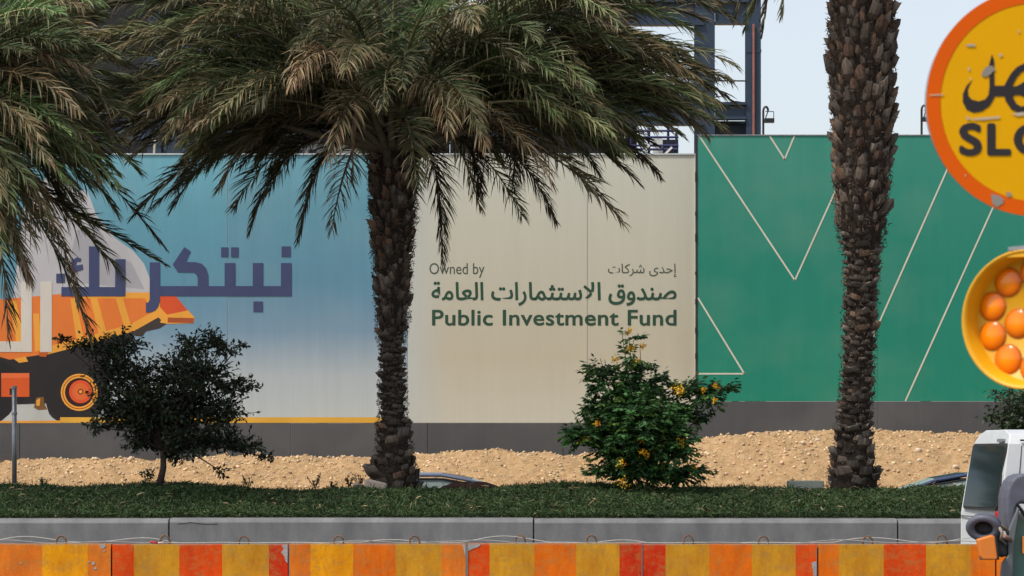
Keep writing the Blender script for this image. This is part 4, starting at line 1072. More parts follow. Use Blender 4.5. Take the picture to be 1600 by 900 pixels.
# ------------------------------------------------------------------ concrete barriers
YB = 36.0
def barrier_mat():
    m, t, b = mat_new('painted_barrier')
    at = nd(t, 'ShaderNodeVertexColor', layer_name='Col')
    geo = t.nodes.new('ShaderNodeNewGeometry')
    def np_(scale, s, det=5, ro=.65):
        mp = t.nodes.new('ShaderNodeMapping'); mp.inputs['Scale'].default_value = scale; t.links.new(geo.outputs['Position'], mp.inputs[0]); return noise(t, mp.outputs[0], s, det, ro)
    c = mix(t, 1.0, at.outputs[0], ramp(t, np_((1, 1, .5), 3.2), [(0.28, (.72, .62, .6)), (0.7, (1.08, 1.1, 1.1))]), 'MULTIPLY')
    c = mix(t, 1.0, c, ramp(t, np_((5, 1, 1.6), 2.6, 8, .75), [(0.3, (.88, .74, .7)), (0.5, (1, 1, 1)), (0.72, (1.06, 1.16, 1.2))]), 'MULTIPLY')
    c = mix(t, ramp(t, np_((1, 1, 1.4), 5, 9, .8), [(0.48, 0.0), (0.64, .6)]), c, (.34, .19, .05))
    c = mix(t, ramp(t, np_((9, 1, .8), 2, 6, .7), [(0.60, 0.0), (0.70, .5)]), c, (.22, .07, .015))
    c = mix(t, ramp(t, np_((1, 1, 1), 55, 3, .7), [(0.68, 0.0), (0.72, .55)]), c, (.10, .06, .04))
    c = mix(t, ramp(t, np_((1.5, 1, 1), 3.5, 8, .75), [(0.70, 0.0), (0.712, .9)]), c, (.36, .34, .32))
    sp = t.nodes.new('ShaderNodeSeparateXYZ'); t.links.new(geo.outputs['Position'], sp.inputs[0])
    mr = nd(t, 'ShaderNodeMapRange'); mr.inputs[1].default_value = .70; mr.inputs[2].default_value = .745; t.links.new(sp.outputs['Z'], mr.inputs[0])
    mu = t.nodes.new('ShaderNodeMath'); mu.operation = 'MULTIPLY'; t.links.new(mr.outputs[0], mu.inputs[0]); t.links.new(np_((3, 1, 3), 3.0, 5), mu.inputs[1])
    c = mix(t, ramp(t, mu.outputs[0], [(0.25, 0.0), (0.62, .75)]), c, (.33, .27, .18))
    t.links.new(c, b.inputs['Base Color']); b.inputs['Roughness'].default_value = .75; b.inputs['Specular IOR Level'].default_value = .2
    bump(t, b, np_((1, 1, 1), 14, 4), .3, .012)
    return m
M['barrier'] = barrier_mat()
M['rawconc'] = concrete('raw_concrete', (.24, .24, .24), (.40, .39, .37), 12, .6)
O_, Rr, Yl, Yd, Dr, Or2 = lin(228, 112, 4, .95), lin(222, 74, 0, .95), lin(236, 160, 0, .95), lin(206, 146, 30, .95), lin(206, 48, 0, .95), lin(226, 122, 30, .95)
SEGS = [(-104, 173, [(-66, Yd), (0, O_), (66, Or2), (137, Yl), (173, Or2)], 'with the brightest yellow stripe'),
        (175, 449.5, [(209, Rr), (280, Yd), (347, Rr), (420, Yd), (449.5, Dr)], 'with dull yellow and two red stripes and a chipped right corner'),
        (452.5, 727.5, [(485, Or2), (552, Yl), (618, O_), (690, Yd), (727.5, Or2)], 'with pale orange stripes fading into yellow'),
        (731, 1002.7, [(765, Rr), (835, Yd), (900, O_), (968, Yd), (1002.7, Dr)], 'under the flowering shrub with a deep red right end'),
        (1005.3, 1276, [(1040, Dr), (1108, Yd), (1175, O_), (1243, Yd), (1276, Rr)], 'with a streaky deep red left end right of the shrub'),
        (1279, 1555, [(1311, O_), (1381, Yd), (1447, Rr), (1517, Yd), (1555, O_)], 'below the white van with a red streaked middle stripe'),
        (1557.5, 1832, [(1590, O_), (1660, Yd), (1728, Rr), (1798, Yd), (1832, O_)], 'at the right edge behind the dark vehicle mirror')]
HOOK = [[(94, 0)], [(256, 1), (380, 0)], [(528.5, 0), (647.5, 0)], [(813, 0), (924.5, 0)], [(1076, 1), (1193.5, 0)], [(1357, 0), (1473.5, 1)], [(1630, 0)]]
PW = .17
prof = [(-.30, 0.0), (-.30, .09), (-.16, .30), (-.085, .34), (-PW / 2, .744), (PW / 2, .744), (.085, .34), (.16, .30), (.30, .09), (.30, 0.0)]
for i, (a, b, st_, lb) in enumerate(SEGS):
    YBi = YB + PW / 2 + [0.0, .012, -.01, .015, 0, .01, -.005][i]
    dz = [0, -.004, 0, .006, -.004, -.004, -.003][i]
    br = thing('concrete_barrier', 'striped concrete barrier ' + lb, 'barrier', ((X(a, YB) + X(b, YB)) / 2, YBi, 0), 'striped concrete barriers along the road')
    m = MB(); xs_ = [a] + [s[0] for s in st_]
    for k, (x1, col) in enumerate(st_):
        xa, xb = X(xs_[k], YB), X(x1, YB)
        if xb <= xa: continue
        nsub = 4
        for q in range(nsub):
            u0, u1 = xa + (xb - xa) * q / nsub, xa + (xb - xa) * (q + 1) / nsub
            vs = [(x, YBi + p[0], p[1] + (dz if p[1] > .5 else 0)) for x in (u0, u1) for p in prof]
            fs = [(j, j + 1, 11 + j, 10 + j) for j in range(9)] + [(9, 0, 10, 19)]
            if k == 0 and q == 0: fs.append(tuple(range(9, -1, -1)))
            if k == len(st_) - 1 and q == nsub - 1: fs.append(tuple(range(10, 20)))
            kk = random.uniform(.95, 1.05) if q else 1
            m.add(vs, fs, col)
    m.build('body', M['barrier'], br, fix=True)
    for (hx, fl) in HOOK[i]:
        cx = X(hx, YB); r = .055; zz = .742 + dz
        pts = [(cx - r * .9, YBi, zz - .03)] + [(cx - r * math.cos(t_) , YBi + .006 * math.sin(t_ * 2), zz + .025 + (r + .01 + .012 * fl) * math.sin(t_)) for t_ in np.linspace(0, math.pi, 11)] + [(cx + r * (1.0 if not fl else 1.15), YBi, zz - .03)]
        MB().tube(pts, .010, 8).build('lifting_loop', M['rust'], br, smooth=True)
# broken corners showing raw concrete
def chip(px0, py0, px1, py1, pts, i, lb):
    YBi = YB + [0, .012, -.01, .015, 0, .01, 0][i]
    mb = MB().prism([(X(a, YB), Z(b, YB)) for a, b in pts], YBi - .0045, YBi + .01)
    root = [o for o in bpy.data.objects if o.name.startswith('concrete_barrier') and o.type == 'EMPTY'][i]
    mb.build('broken_patch', M['rawconc'], root)
chip(0, 0, 0, 0, [(440, 851.5), (449.3, 851), (449.3, 880), (446, 877), (444, 869), (439, 863), (443, 858)], 1, '')
chip(0, 0, 0, 0, [(731.3, 850.5), (752, 850.5), (747, 855), (738, 858), (731.3, 861)], 3, '')
chip(0, 0, 0, 0, [(1268, 880), (1271, 878), (1275.7, 877), (1275.7, 900), (1271, 900), (1270, 890)], 4, '')
chip(0, 0, 0, 0, [(722, 851), (727.3, 852), (727.3, 870), (725, 860)], 2, '')
for (px, py, s) in ((146, 880, 3.2), (149, 888, 2.6), (161, 852.5, 6), (32, 880, 1.6), (139, 878, 1.6), (163, 860, 2)):
    pts = [(px + s * random.uniform(.6, 1.2) * math.cos(t_), py + s * random.uniform(.5, 1.1) * math.sin(t_)) for t_ in np.linspace(0, 6.28, 11)[:-1]]
    chip(0, 0, 0, 0, [(a, max(b, 850.8)) for a, b in pts], 0, '')
# cable lying along the tops
def cable(label, seed, x0, x1, z0, amp, col, yoff):
    r = np.random.default_rng(seed); pts = []
    ph = r.uniform(0, 6, 4)
    for px in np.arange(x0, x1, 7):
        z = z0 + amp * max(0, math.sin(px / 47 + ph[0]) * math.sin(px / 83 + ph[1])) * 1.6 + .003 * math.sin(px / 17)
        pts.append((X(px, YB), YB + .085 + yoff + .02 * math.sin(px / 60 + ph[2]), z))
    o = MB().tube(pts, .0055, 6, col=col).build('cable', M['stone'], None, smooth=True)
    return tag(o, label, 'cable', 'cables lying along the barriers')
cable('thin pale cable trailing along the barrier tops, the upper looping one', 3, -60, 1590, .757, .045, (.42, .41, .38), .02)
cable('thin grey cable lying straight along the barrier tops', 5, -60, 1590, .756, .02, (.30, .30, .29), -.03)
sg = thing('plastic_strap', 'short red and white plastic strap lying on the barrier by a lifting loop', 'strap', W(246, 848, YB))
MB().tube([W(235, 846.5, YB + .03), W(240, 848, YB + .03), W(247, 848.5, YB + .03)], [.016, .012, .010], 7, col=(.45, .04, .05)).build('red_end', M['stone'], sg, smooth=True)
MB().tube([W(247, 848.5, YB + .03), W(257, 847.5, YB + .03)], .010, 7, col=(.6, .45, .43)).build('white_end', M['stone'], sg, smooth=True)

# ------------------------------------------------------------------ vehicles
def paint(name, col, rough=.3, metal=0.0):
    m, t, b = mat_new(name)
    n = noise(t, coords(t), 3, 4)
    t.links.new(ramp(t, n, [(.3, tuple(c * .92 for c in col)), (.7, tuple(min(1, c * 1.04) for c in col))]), b.inputs['Base Color'])
    b.inputs['Roughness'].default_value = rough; b.inputs['Metallic'].default_value = metal
    b.inputs['Coat Weight'].default_value = .4; b.inputs['Coat Roughness'].default_value = .15
    return m
def glass(name, col, rough=.08):
    m, t, b = mat_new(name)
    b.inputs['Base Color'].default_value = (*col, 1); b.inputs['Roughness'].default_value = rough; b.inputs['Specular IOR Level'].default_value = .8
    return m
M['van_white'] = paint('van_white_paint', (.58, .60, .60), .4)
M['dark_glass'] = glass('dark_glass', (.02, .03, .033))
M['green_glass'] = glass('green_tinted_glass', (.06, .16, .13), .15)
M['pale_glass'] = glass('car_glass', (.34, .40, .38), .12)  # bright sky reflection is painted in as a pale base colour
M['red_lens'] = glass('red_lens', (.5, .01, .02), .2)

def local(root, ang):
    ca, sa = math.cos(ang), math.sin(ang); o0 = wloc(root)
    return lambda x, y, z: Vector((o0.x + x * ca - y * sa, o0.y + x * sa + y * ca, o0.z + z))

# van: local x forward (to the right of the picture), y across (away from the camera), heading yawed 7.8 degrees
van = thing('van', 'white van leaving at the right edge with its dark rear window showing', 'van', (X(1562, 38), 38.0, 0))
vl = local(van, R(7.8))
def loft(secs, mat, name, parent, f, smooth=True, bevel=0.0, col=(1, 1, 1), caps=True):
    m = MB(); n = len(secs[0]); vs = [f(*p) for s in secs for p in s]
    fs = [(i * n + j, i * n + (j + 1) % n, (i + 1) * n + (j + 1) % n, (i + 1) * n + j) for i in range(len(secs) - 1) for j in range(n)]
    if caps: fs += [tuple(range(n)), tuple((len(secs) - 1) * n + j for j in range(n))]
    m.add(vs, fs, col)
    return m.build(name, mat, parent, smooth=False, bevel=bevel, seg=3)
Wd = 1.70
def van_sec(x_at):   # one closed ring round the van (y,z) with x leaning by height
    ring = [(0.05, .35), (0.0, .55), (0.0, 1.05), (0.05, 1.55), (0.10, 1.88), (0.20, 2.00), (0.45, 2.055), (Wd - .45, 2.055), (Wd - .20, 2.00), (Wd - .10, 1.88), (Wd - .05, 1.55), (Wd, 1.05), (Wd, .55), (Wd - .05, .35)]
    return [(x_at(z), y, z) for y, z in ring]
rear = lambda z: 0.0 if z < 1.1 else (z - 1.1) * .17
vb = loft([van_sec(lambda z: rear(z) + (.03 if z > 1.9 else 0)), van_sec(lambda z: rear(z) + .08), van_sec(lambda z: 3.6), van_sec(lambda z: 4.3 - max(0, z - 1.0) * .75), van_sec(lambda z: 4.75 - max(0, z - .95) * 1.0)], M['van_white'], 'body', van, vl, bevel=.045)
# rear window: curved dark pane, proud of the rear face, with rubber surround
def rear_patch(y0, y1, z0, z1, off, mat, name, parent, r=.07):
    pts = []
    for (cy, cz, a0) in ((y1 - r, z0 + r, -90), (y1 - r, z1 - r, 0), (y0 + r, z1 - r, 90), (y0 + r, z0 + r, 180)):
        for k in range(5): a = R(a0 + k * 22.5); pts.append((cy + r * math.cos(a), cz + r * math.sin(a)))
    n = len(pts); vs = [vl(rear(z) - off, y, z) for y, z in pts] + [vl(rear(z) + .02, y, z) for y, z in pts]
    return MB().add(vs, [tuple(range(n)), tuple(range(2 * n - 1, n - 1, -1))] + [(i, (i + 1) % n, n + (i + 1) % n, n + i) for i in range(n)]).build(name, mat, parent)
rw_ = rear_patch(.17, Wd - .15, 1.12, 1.86, .012, M['dark_glass'], 'rear_window', van)
rear_patch(.14, Wd - .12, 1.09, 1.89, .006, M['rubber'], 'window_seal', rw_)
for z_ in (1.0, ): MB().bar(vl(rear(z_) - .001, .02, z_), vl(rear(z_) - .001, Wd - .02, z_), .012, .01).build('tailgate_seam', M['rubber'], van)
MB().tube([vl(.19, -.003, .62), vl(.19, -.003, 1.05), vl(.26, .048, 1.55), vl(.30, .098, 1.86)], .006, 5).build('corner_seam', M['rubber'], van)
rear_patch(.3, .55, 1.905, 1.945, .012, M['steel'], 'badge', van, .015)
rear_patch(Wd / 2 - .26, Wd / 2 + .26, .78, .90, .012, M['white'], 'number_plate', van, .01)
MB().add([vl(x, y, z) for x in (-.025, .07) for y, z in ((-.02, .92), (.13, .92), (.13, 1.08), (-.02, 1.08))], [(0, 1, 2, 3), (4, 7, 6, 5), (0, 4, 5, 1), (1, 5, 6, 2), (2, 6, 7, 3), (3, 7, 4, 0)]).build('tail_light', M['red_lens'], van, bevel=.02)
MB().add([vl(x, y, z) for x in (-.08, .15) for y, z in ((-.01, .38), (Wd + .01, .38), (Wd + .01, .62), (-.01, .62))], [(0, 1, 2, 3), (4, 7, 6, 5), (0, 4, 5, 1), (1, 5, 6, 2), (2, 6, 7, 3), (3, 7, 4, 0)]).build('bumper', simple('grey_bumper', (.12, .13, .14)), van, bevel=.04)
MB().bar(vl(.28, .085, 1.925), vl(3.5, .085, 1.925), .03, .02).build('roof_gutter', M['rubber'], van)
for (a, b) in ((.95, 1.9), (2.0, 2.9), (3.0, 3.75)):
    MB().add([vl(x, y, z) for x, y, z in ((a, -.004, 1.12), (b, -.004, 1.12), (b - (.15 if a > 2.9 else 0), .062, 1.72), (a, .062, 1.72), (a, .05, 1.12), (b, .05, 1.12), (b, .15, 1.72), (a, .15, 1.72))],
             [(0, 1, 2, 3), (4, 7, 6, 5), (0, 4, 5, 1), (1, 5, 6, 2), (2, 6, 7, 3), (3, 7, 4, 0)]).build('side_window', M['dark_glass'], van)
def wheel(parent, f, x, y, r, w=.2, rim=None):
    ring = lambda rr, yy: [f(x + rr * math.cos(2 * math.pi * k / 24), yy, r + rr * math.sin(2 * math.pi * k / 24)) for k in range(24)]
    m = MB(); m.add(ring(r * .6, y) + ring(r * .95, y) + ring(r, y + .03) + ring(r, y + w - .03) + ring(r * .95, y + w) + ring(r * .6, y + w),
                    [(a * 24 + k, a * 24 + (k + 1) % 24, (a + 1) * 24 + (k + 1) % 24, (a + 1) * 24 + k) for a in range(5) for k in range(24)])
    o = m.build('wheel', M['rubber'], parent)
    m = MB(); m.add(ring(r * .6, y + .02) + ring(r * .45, y + .06) + ring(r * .15, y + .02) + ring(r * .6, y + w - .02),
                    [(a * 24 + k, a * 24 + (k + 1) % 24, (a + 1) * 24 + (k + 1) % 24, (a + 1) * 24 + k) for a in range(2) for k in range(24)] + [tuple(range(48, 72)), tuple(range(72, 96))])
    m.build('rim', M['steel'], o)
for x in (.95, 3.85):
    for y in (-.01, Wd - .19): wheel(van, vl, x, y, .33)

def car(label, px_ref, Y, flip, col, group='cars on the far road'):
    """saloon seen side-on; x runs backwards/forwards from the roof's end at px_ref"""
    root = thing('parked_car', label, 'car', (X(px_ref, Y), Y, 0), group)
    s = -1 if flip else 1
    f = lambda x, y, z: Vector((root.location.x + s * x, Y + y, z))
    pm = paint('car_paint_' + ('a' if flip else 'b'), col, .25, .5)
    Wc = 1.78
    low = [(-2.0, .28), (-2.05, .6), (-2.0, .86), (-1.85, .98), (0.1, .98), (1.1, .90), (1.75, .78), (1.82, .5), (1.75, .28)]
    # lower body
    def sec(y, inset): return [(x * (1 - inset * .02), y, z - (inset * .03 if z > .5 else 0)) for x, z in low]
    loft([sec(0.02, 1), sec(.10, 0), sec(Wc - .10, 0), sec(Wc - .02, 1)], pm, 'body', root, f, bevel=.05)
    # greenhouse: roof and pillars
    roof = [(-1.62, .985), (-1.5, 1.22), (-1.2, 1.42), (-.75, 1.495), (-.15, 1.49), (.35, 1.40), (.85, 1.22), (1.35, .97)]
    n = len(roof)
    def sc_(y, k): return [(-.5 + (x + .5) * (1 - .04 * k), y, .98 + (z - .98) * (1 - .07 * k)) for x, z in roof]
    top = [(x, z - .0) for x, z in roof]
    # roof skin: strip over the width, arched
    ys = [.20, .30, .6, Wc / 2, Wc - .6, Wc - .30, Wc - .20]; ks = [1.0, .35, .05, 0, .05, .35, 1.0]
    secs = [sc_(y, k) for y, k in zip(ys, ks)]
    m = MB(); vs = [f(*p) for q in secs for p in q]; fs = [(i * n + j, i * n + j + 1, (i + 1) * n + j + 1, (i + 1) * n + j) for i in range(len(secs) - 1) for j in range(2, n - 3)]
    m.add(vs, fs); ro = m.build('roof', pm, root, smooth=True)
    md = ro.modifiers.new('solid', 'SOLIDIFY'); md.thickness = .03
    for (j0, nm) in ((0, 'rear_screen'), (n - 4, 'windscreen')):
        m = MB(); fs = [(i * n + j, i * n + j + 1, (i + 1) * n + j + 1, (i + 1) * n + j) for i in range(len(secs) - 1) for j in ((0, 1) if j0 == 0 else (n - 4 + 1 - 1, n - 3, n - 2)) if j < n - 1]
        m.add(vs, [q for q in fs]); m.build(nm, M['pale_glass'], root, smooth=True)
    for side in (0, 1):
        yb = .03 if side == 0 else Wc - .03; yt = .20 if side == 0 else Wc - .20
        lo = [(x, .985) for x in (-1.6, -1.45, -1.15, -.75, -.15, .35, .8, 1.25)]
        tp = sc_(yt, 1.0)
        yt2 = yt - .012 if side == 0 else yt + .012
        # pane
        m = MB(); m.add([f(a[0], yb, a[1]) for a in lo[1:-1]] + [f(q[0], yt + (.01 if side == 0 else -.01), q[2] - .07) for q in tp[1:-1]], [(j, j + 1, 7 + j, 6 + j) for j in range(5)])
        m.build('side_window', M['pale_glass'], root)
        # pillars + cant rail
        rail = [f(q[0], yt2, q[2] - .01) for q in tp]
        m = MB(); m.tube(rail, [.03] * n, 7); m.build('roof_rail', pm, root, smooth=True)
        m = MB(); m.tube([f(q[0], yt2 - (.008 if side == 0 else -.008), q[2] - .075) for q in tp[1:-1]], .012, 6); m.build('window_trim', M['dark'], root)
        m = MB(); m.bar(f(-.55, yb - .0, .985), f(-.6, yt2, 1.42), .07, .03); m.bar(f(-1.42, yb, .985), f(-1.25, yt2, 1.33), .14, .03); m.build('pillar', pm, root)
    for x in (-1.35, .95):
        for y in (.0, Wc - .2): wheel(root, f, x, y, .31)
    for z0, x0, mm in ((.62, 1.74, M['pale_glass']), (.66, -2.03, M['red_lens'])):
        for y in (.12, Wc - .42): MB().add([f(x0 + dx, y + dy, z0 + dz) for dx in (-.05, .06) for dy, dz in ((0, 0), (.3, 0), (.3, .14), (0, .14))], [(0, 1, 2, 3), (4, 7, 6, 5), (0, 4, 5, 1), (1, 5, 6, 2), (2, 6, 7, 3), (3, 7, 4, 0)]).build('headlight' if x0 > 0 else 'tail_light', mm, root, bevel=.02)
    return root
car('blue grey car on the far road beside the middle palm trunk', 705, 52.0, False, lin(150, 158, 180))
car('blue car on the far road whose roof shows left of the white van', 1495, 52.0, True, lin(80, 92, 125))

# grey vehicle corner near the camera, lower right
YV = 24.0
tk = thing('utility_vehicle', 'grey open cab vehicle at the lower right edge with round lamp and orange indicator', 'vehicle', (X(1640, YV), YV, 0))
gp_ = simple('scuffed_grey_plastic', lin(88, 90, 102, .9), .55, 0, .15, 10)
def ell(name, cx, cy, rx, ry, dy, depth, mat, parent, n=20, Y=YV):
    m = MB(); vs = []
    for (k, d) in ((1.0, 0), (.98, -.25), (.85, -.7), (.5, -.95), (0.02, -1)):
        for j in range(n): a = 2 * math.pi * j / n; q = W(cx + rx * k * math.cos(a), cy + ry * k * math.sin(a), Y); vs.append((q.x, Y + dy + d * depth, q.z))
    fs = [(a * n + j, a * n + (j + 1) % n, (a + 1) * n + (j + 1) % n, (a + 1) * n + j) for a in range(4) for j in range(n)] + [tuple(range(n))]
    return m.add(vs, fs).build(name, mat, parent, smooth=True)
# round lamp: thick rim torus with dark bowl
def torus(name, c, R_, r_, nrm, mat, parent, n=28, k=10, sx=1.0):
    nrm = Vector(nrm).normalized(); u = nrm.cross(Vector((0, 0, 1))).normalized(); v = u.cross(nrm); m = MB(); vs = []
    for i in range(n):
        a = 2 * math.pi * i / n; d = u * math.cos(a) * sx + v * math.sin(a)
        for j in range(k):
            b = 2 * math.pi * j / k; vs.append(Vector(c) + d * (R_ + r_ * math.cos(b)) + nrm * r_ * math.sin(b))
    return m.add(vs, [(i * k + j, i * k + (j + 1) % k, ((i + 1) % n) * k + (j + 1) % k, ((i + 1) % n) * k + j) for i in range(n) for j in range(k)]).build(name, mat, parent, smooth=True)
lc_ = W(1537, 825, YV)
lm = torus('round_lamp', lc_, .082, .028, (-.35, -1, -.45), gp_, tk, sx=1.25)
bowl = MB(); nb = 20
nr = Vector((-.35, -1, -.45)).normalized(); uu = nr.cross(Vector((0, 0, 1))).normalized(); vv = uu.cross(nr); vs = []
for (k, d) in ((.082, 0), (.07, -.04), (.04, -.07), (.002, -.075)):
    vs += [Vector(lc_) + (uu * 1.25 * math.cos(2 * math.pi * j / nb) + vv * math.sin(2 * math.pi * j / nb)) * k + nr * d for j in range(nb)]
bowl.add(vs, [(a * nb + j, a * nb + (j + 1) % nb, (a + 1) * nb + (j + 1) % nb, (a + 1) * nb + j) for a in range(3) for j in range(nb)]).build('lamp_bowl', M['dark'], lm, smooth=True)
hv = MB(); vs = []
for (k, d) in ((.108, -.01), (.10, -.06), (.06, -.11), (.004, -.125)):
    vs += [Vector(lc_) + (uu * 1.25 * math.cos(2 * math.pi * j / nb) + vv * math.sin(2 * math.pi * j / nb)) * k + nr * d for j in range(nb)]
hv.add(vs, [(a * nb + j, a * nb + (j + 1) % nb, (a + 1) * nb + (j + 1) % nb, (a + 1) * nb + j) for a in range(3) for j in range(nb)]).build('lamp_shell', gp_, lm, smooth=True)
def wprism(name, pts, y0, y1, mat, parent, bevel=.01, Y=YV):
    return MB().prism([(X(a, Y), Z(b, Y)) for a, b in pts], Y + y0, Y + y1).build(name, mat, parent, bevel=bevel, seg=3)
M['amber'] = glass('amber_lens', (.72, .19, .01), .35)
ind = wprism('indicator', [(1522.5, 842), (1546, 835), (1550, 838), (1554, 872), (1551, 874), (1531, 874), (1527, 868)], -.16, -.06, M['amber'], tk, .014)
wprism('indicator_back', [(1546.5, 836), (1553, 839), (1557, 873), (1552, 874.5)], -.15, -.02, M['dark'], ind, .004)
wprism('indicator_shell', [(1524, 842), (1548, 836), (1553, 872), (1530, 875)], -.055, -.01, gp_, ind, .01)
wprism('bracket', [(1549, 838), (1560, 832), (1575, 838), (1577, 868), (1566, 871), (1556, 868), (1552, 850)], .0, .12, M['dark'], tk, .02)
MB().tube([W(1560, 822, YV - .05), W(1566, 832, YV - .07), W(1564, 842, YV - .05), W(1572, 850, YV)], .012, 7, col=(.3, .25, .2)).build('hose', M['stone'], tk, smooth=True)
MB().tube([W(1556, 828, YV), W(1562, 820, YV - .04), W(1572, 826, YV - .02), W(1578, 840, YV)], .014, 7, col=(.12, .09, .07)).build('hose', M['stone'], tk, smooth=True)
MB().tube([W(1570, 838, YV - .1), W(1580, 845, YV)], .018, 7, col=(.25, .15, .12)).build('bolt', M['stone'], tk, smooth=True)
# mudguard-like grey hood with rounded top-left
wprism('cab_cover', [(1574, 830), (1573, 800), (1573.5, 778), (1576, 764), (1581, 752), (1588, 744.5), (1597, 741), (1606, 740), (1700, 742), (1700, 790), (1606, 788), (1597, 786), (1592, 789), (1588, 795), (1586, 812), (1583, 832)], .02, .45, gp_, tk, .03)
wprism('pillar', [(1574, 832), (1587, 800), (1590, 792), (1593, 796), (1584, 850), (1582, 905), (1565, 960), (1563, 905), (1566, 880), (1575, 868)], -.02, .06, simple('pillar_grey', lin(100, 104, 106, .9), .5), tk, .01)
wprism('windscreen', [(1590, 800), (1600, 812), (1700, 812), (1700, 960), (1584, 960), (1585, 850)], .065, .08, M['green_glass'], tk, .0)
wprism('screen_frame', [(1588, 786), (1591, 786), (1608, 808), (1700, 808), (1700, 813), (1606, 813)], -.0, .1, M['dark'], tk, .004)
wprism('orange_trim', [(1598, 838), (1602, 838), (1602, 868), (1598, 864)], .0, .03, M['amber'], tk, .003)
tkb = MB().box(X(1563, YV), X(1563, YV) + 2.6, YV - .1, YV + 1.3, .45, .72).build('chassis', gp_, tk, bevel=.05)
MB().box(X(1600, YV) + .1, X(1600, YV) + 2.4, YV + .1, YV + 1.2, .75, 1.28).build('body', M['dark'], tk, bevel=.06)
tf = lambda x, y, z: Vector((X(1563, YV) + x, YV + y, z))
for x in (.5, 2.1):
    for y in (-.08, 1.1): wheel(tk, tf, x, y, .38)

# ------------------------------------------------------------------ roadwork sign and warning lamp (near the camera, right)
YG = 8.5
def sign_point(px, py, dy=0.0): p = W(px, py, YG); return Vector((p.x, YG - dy, p.z))
CX, CY, RX, RY = 1619, 160, 172, 178
sg_ = thing('road_sign', 'round orange and yellow SLOW sign cut by the right edge of the picture', 'road sign', W(CX, 900, YG) * 1)
sg_.location = (X(CX, YG), YG, 0)
def plaque(rx, ry, rxi, ryi, y0, y1, col, name, n=96):
    m = MB()
    o = [(X(CX + rx * math.cos(2 * math.pi * k / n), YG), Z(CY + ry * math.sin(2 * math.pi * k / n), YG)) for k in range(n)]
    if rxi:
        i_ = [(X(CX + rxi * math.cos(2 * math.pi * k / n), YG), Z(CY + ryi * math.sin(2 * math.pi * k / n), YG)) for k in range(n)]
        vs = [(x, y0, z) for x, z in o] + [(x, y0, z) for x, z in i_] + [(x, y1, z) for x, z in i_] + [(x, y1, z) for x, z in o]
        fs = [(a * n + k, a * n + (k + 1) % n, ((a + 1) % 4) * n + (k + 1) % n, ((a + 1) % 4) * n + k) for a in range(4) for k in range(n)]
        m.add(vs, fs, col)
    else: m.prism(o, y0, y1, col)
    return m.build(name, M['signink'], sg_)
M['signink'] = vcol('sign_sheeting', .7, .05, 6, spec=.12)
s_or, s_ye = (.72, .105, .002), (.76, .37, .0)
plaque(RX, RY, 0, 0, YG, YG + .004, (.3, .3, .3), 'back_plate')
plaque(RX, RY, 150, 155, YG - .004, YG - .0005, s_or, 'border')
fp = plaque(149.6, 154.6, 0, 0, YG - .003, YG - .0005, s_ye, 'face')
torus('edge_fold', sign_point(CX, CY), RX / F * YG, .004, (0, -1, 0), M['steel'], sg_, 72, 6)
blk_ = lin(52, 48, 50)
def sgn_text(s, a, b, c, d, bold, sp=1.0): 
    return text('lettering', s, a, b, c, d, YG, blk_, sg_, bold, .0042, sp)
sgn_text('SLOW', 1498, 1738, 192, 244, .036, 1.12)
lam = [(1549.4, 85), (1553, 94), (1553.5, 134), (1576, 134), (1576, 151), (1554, 151), (1552, 156), (1545.7, 166), (1534, 174.3), (1521, 176.6), (1510, 171.7), (1504, 160), (1504, 147), (1509.8, 134), (1517.4, 126.4),
       (1511.7, 139.6), (1512.5, 149), (1517.4, 155.5), (1528.7, 158.5), (1539, 155.5), (1543.8, 149), (1545.7, 136), (1545, 102)]
def sgn_poly(pts, k): MB().prism([(X(a, YG), Z(b, YG)) for a, b in pts], YG - .0044 - k * .0001, YG - .0036, blk_).build('letter_stroke', M['signink'], sg_)
def sgn_stroke(pts, w, k):
    L_, R2 = [], []
    for q, p in enumerate(pts):
        a = Vector(pts[max(q - 1, 0)]); b = Vector(pts[min(q + 1, len(pts) - 1)]); d = (b - a).normalized(); n_ = Vector((-d.y, d.x)) * w[q] / 2
        L_.append((p[0] + n_.x, p[1] + n_.y)); R2.append((p[0] - n_.x, p[1] - n_.y))
    m = MB(); n_ = len(pts); y0, y1 = YG - .0045 - k * .0001, YG - .0036
    for y in (y0, y1): m.v += [(X(p_[0], YG), y - (.00003 * (q_ % n_) if y == y0 else 0), Z(p_[1], YG)) for q_, p_ in enumerate(L_ + R2)]; m.c += [blk_] * (2 * n_)
    o_ = 2 * n_
    for q in range(n_ - 1): m.f += [(q, q + 1, n_ + q + 1, n_ + q), (o_ + q, o_ + n_ + q, o_ + n_ + q + 1, o_ + q + 1), (q, o_ + q, o_ + q + 1, q + 1), (n_ + q, n_ + q + 1, o_ + n_ + q + 1, o_ + n_ + q)]
    m.build('letter_stroke', M['signink'], sg_)
sgn_poly(lam, 0)
sgn_stroke([(1573, 143), (1577, 131), (1583, 119), (1592, 109), (1603, 104), (1612, 108), (1613, 119), (1605, 131), (1593, 139), (1580, 144), (1570, 145)], [15, 12, 11, 11, 12, 12, 11, 11, 12, 14, 14], 1)
sgn_stroke([(1574, 141), (1577, 156), (1584, 167), (1594, 172), (1605, 170), (1611, 160), (1606, 149), (1595, 143), (1580, 142)], [14, 13, 12, 11, 11, 11, 11, 12, 14], 2)
sgn_stroke([(1600, 143), (1640, 143), (1652, 132), (1664, 128), (1674, 136), (1676, 143), (1712, 143), (1718, 130), (1716, 112)], [15, 15, 16, 16, 15, 15, 15, 12, 9], 3)
for qx in (1698, 1714): sgn_poly([(qx, 86), (qx + 8, 93), (qx, 100), (qx - 8, 93)], 1)
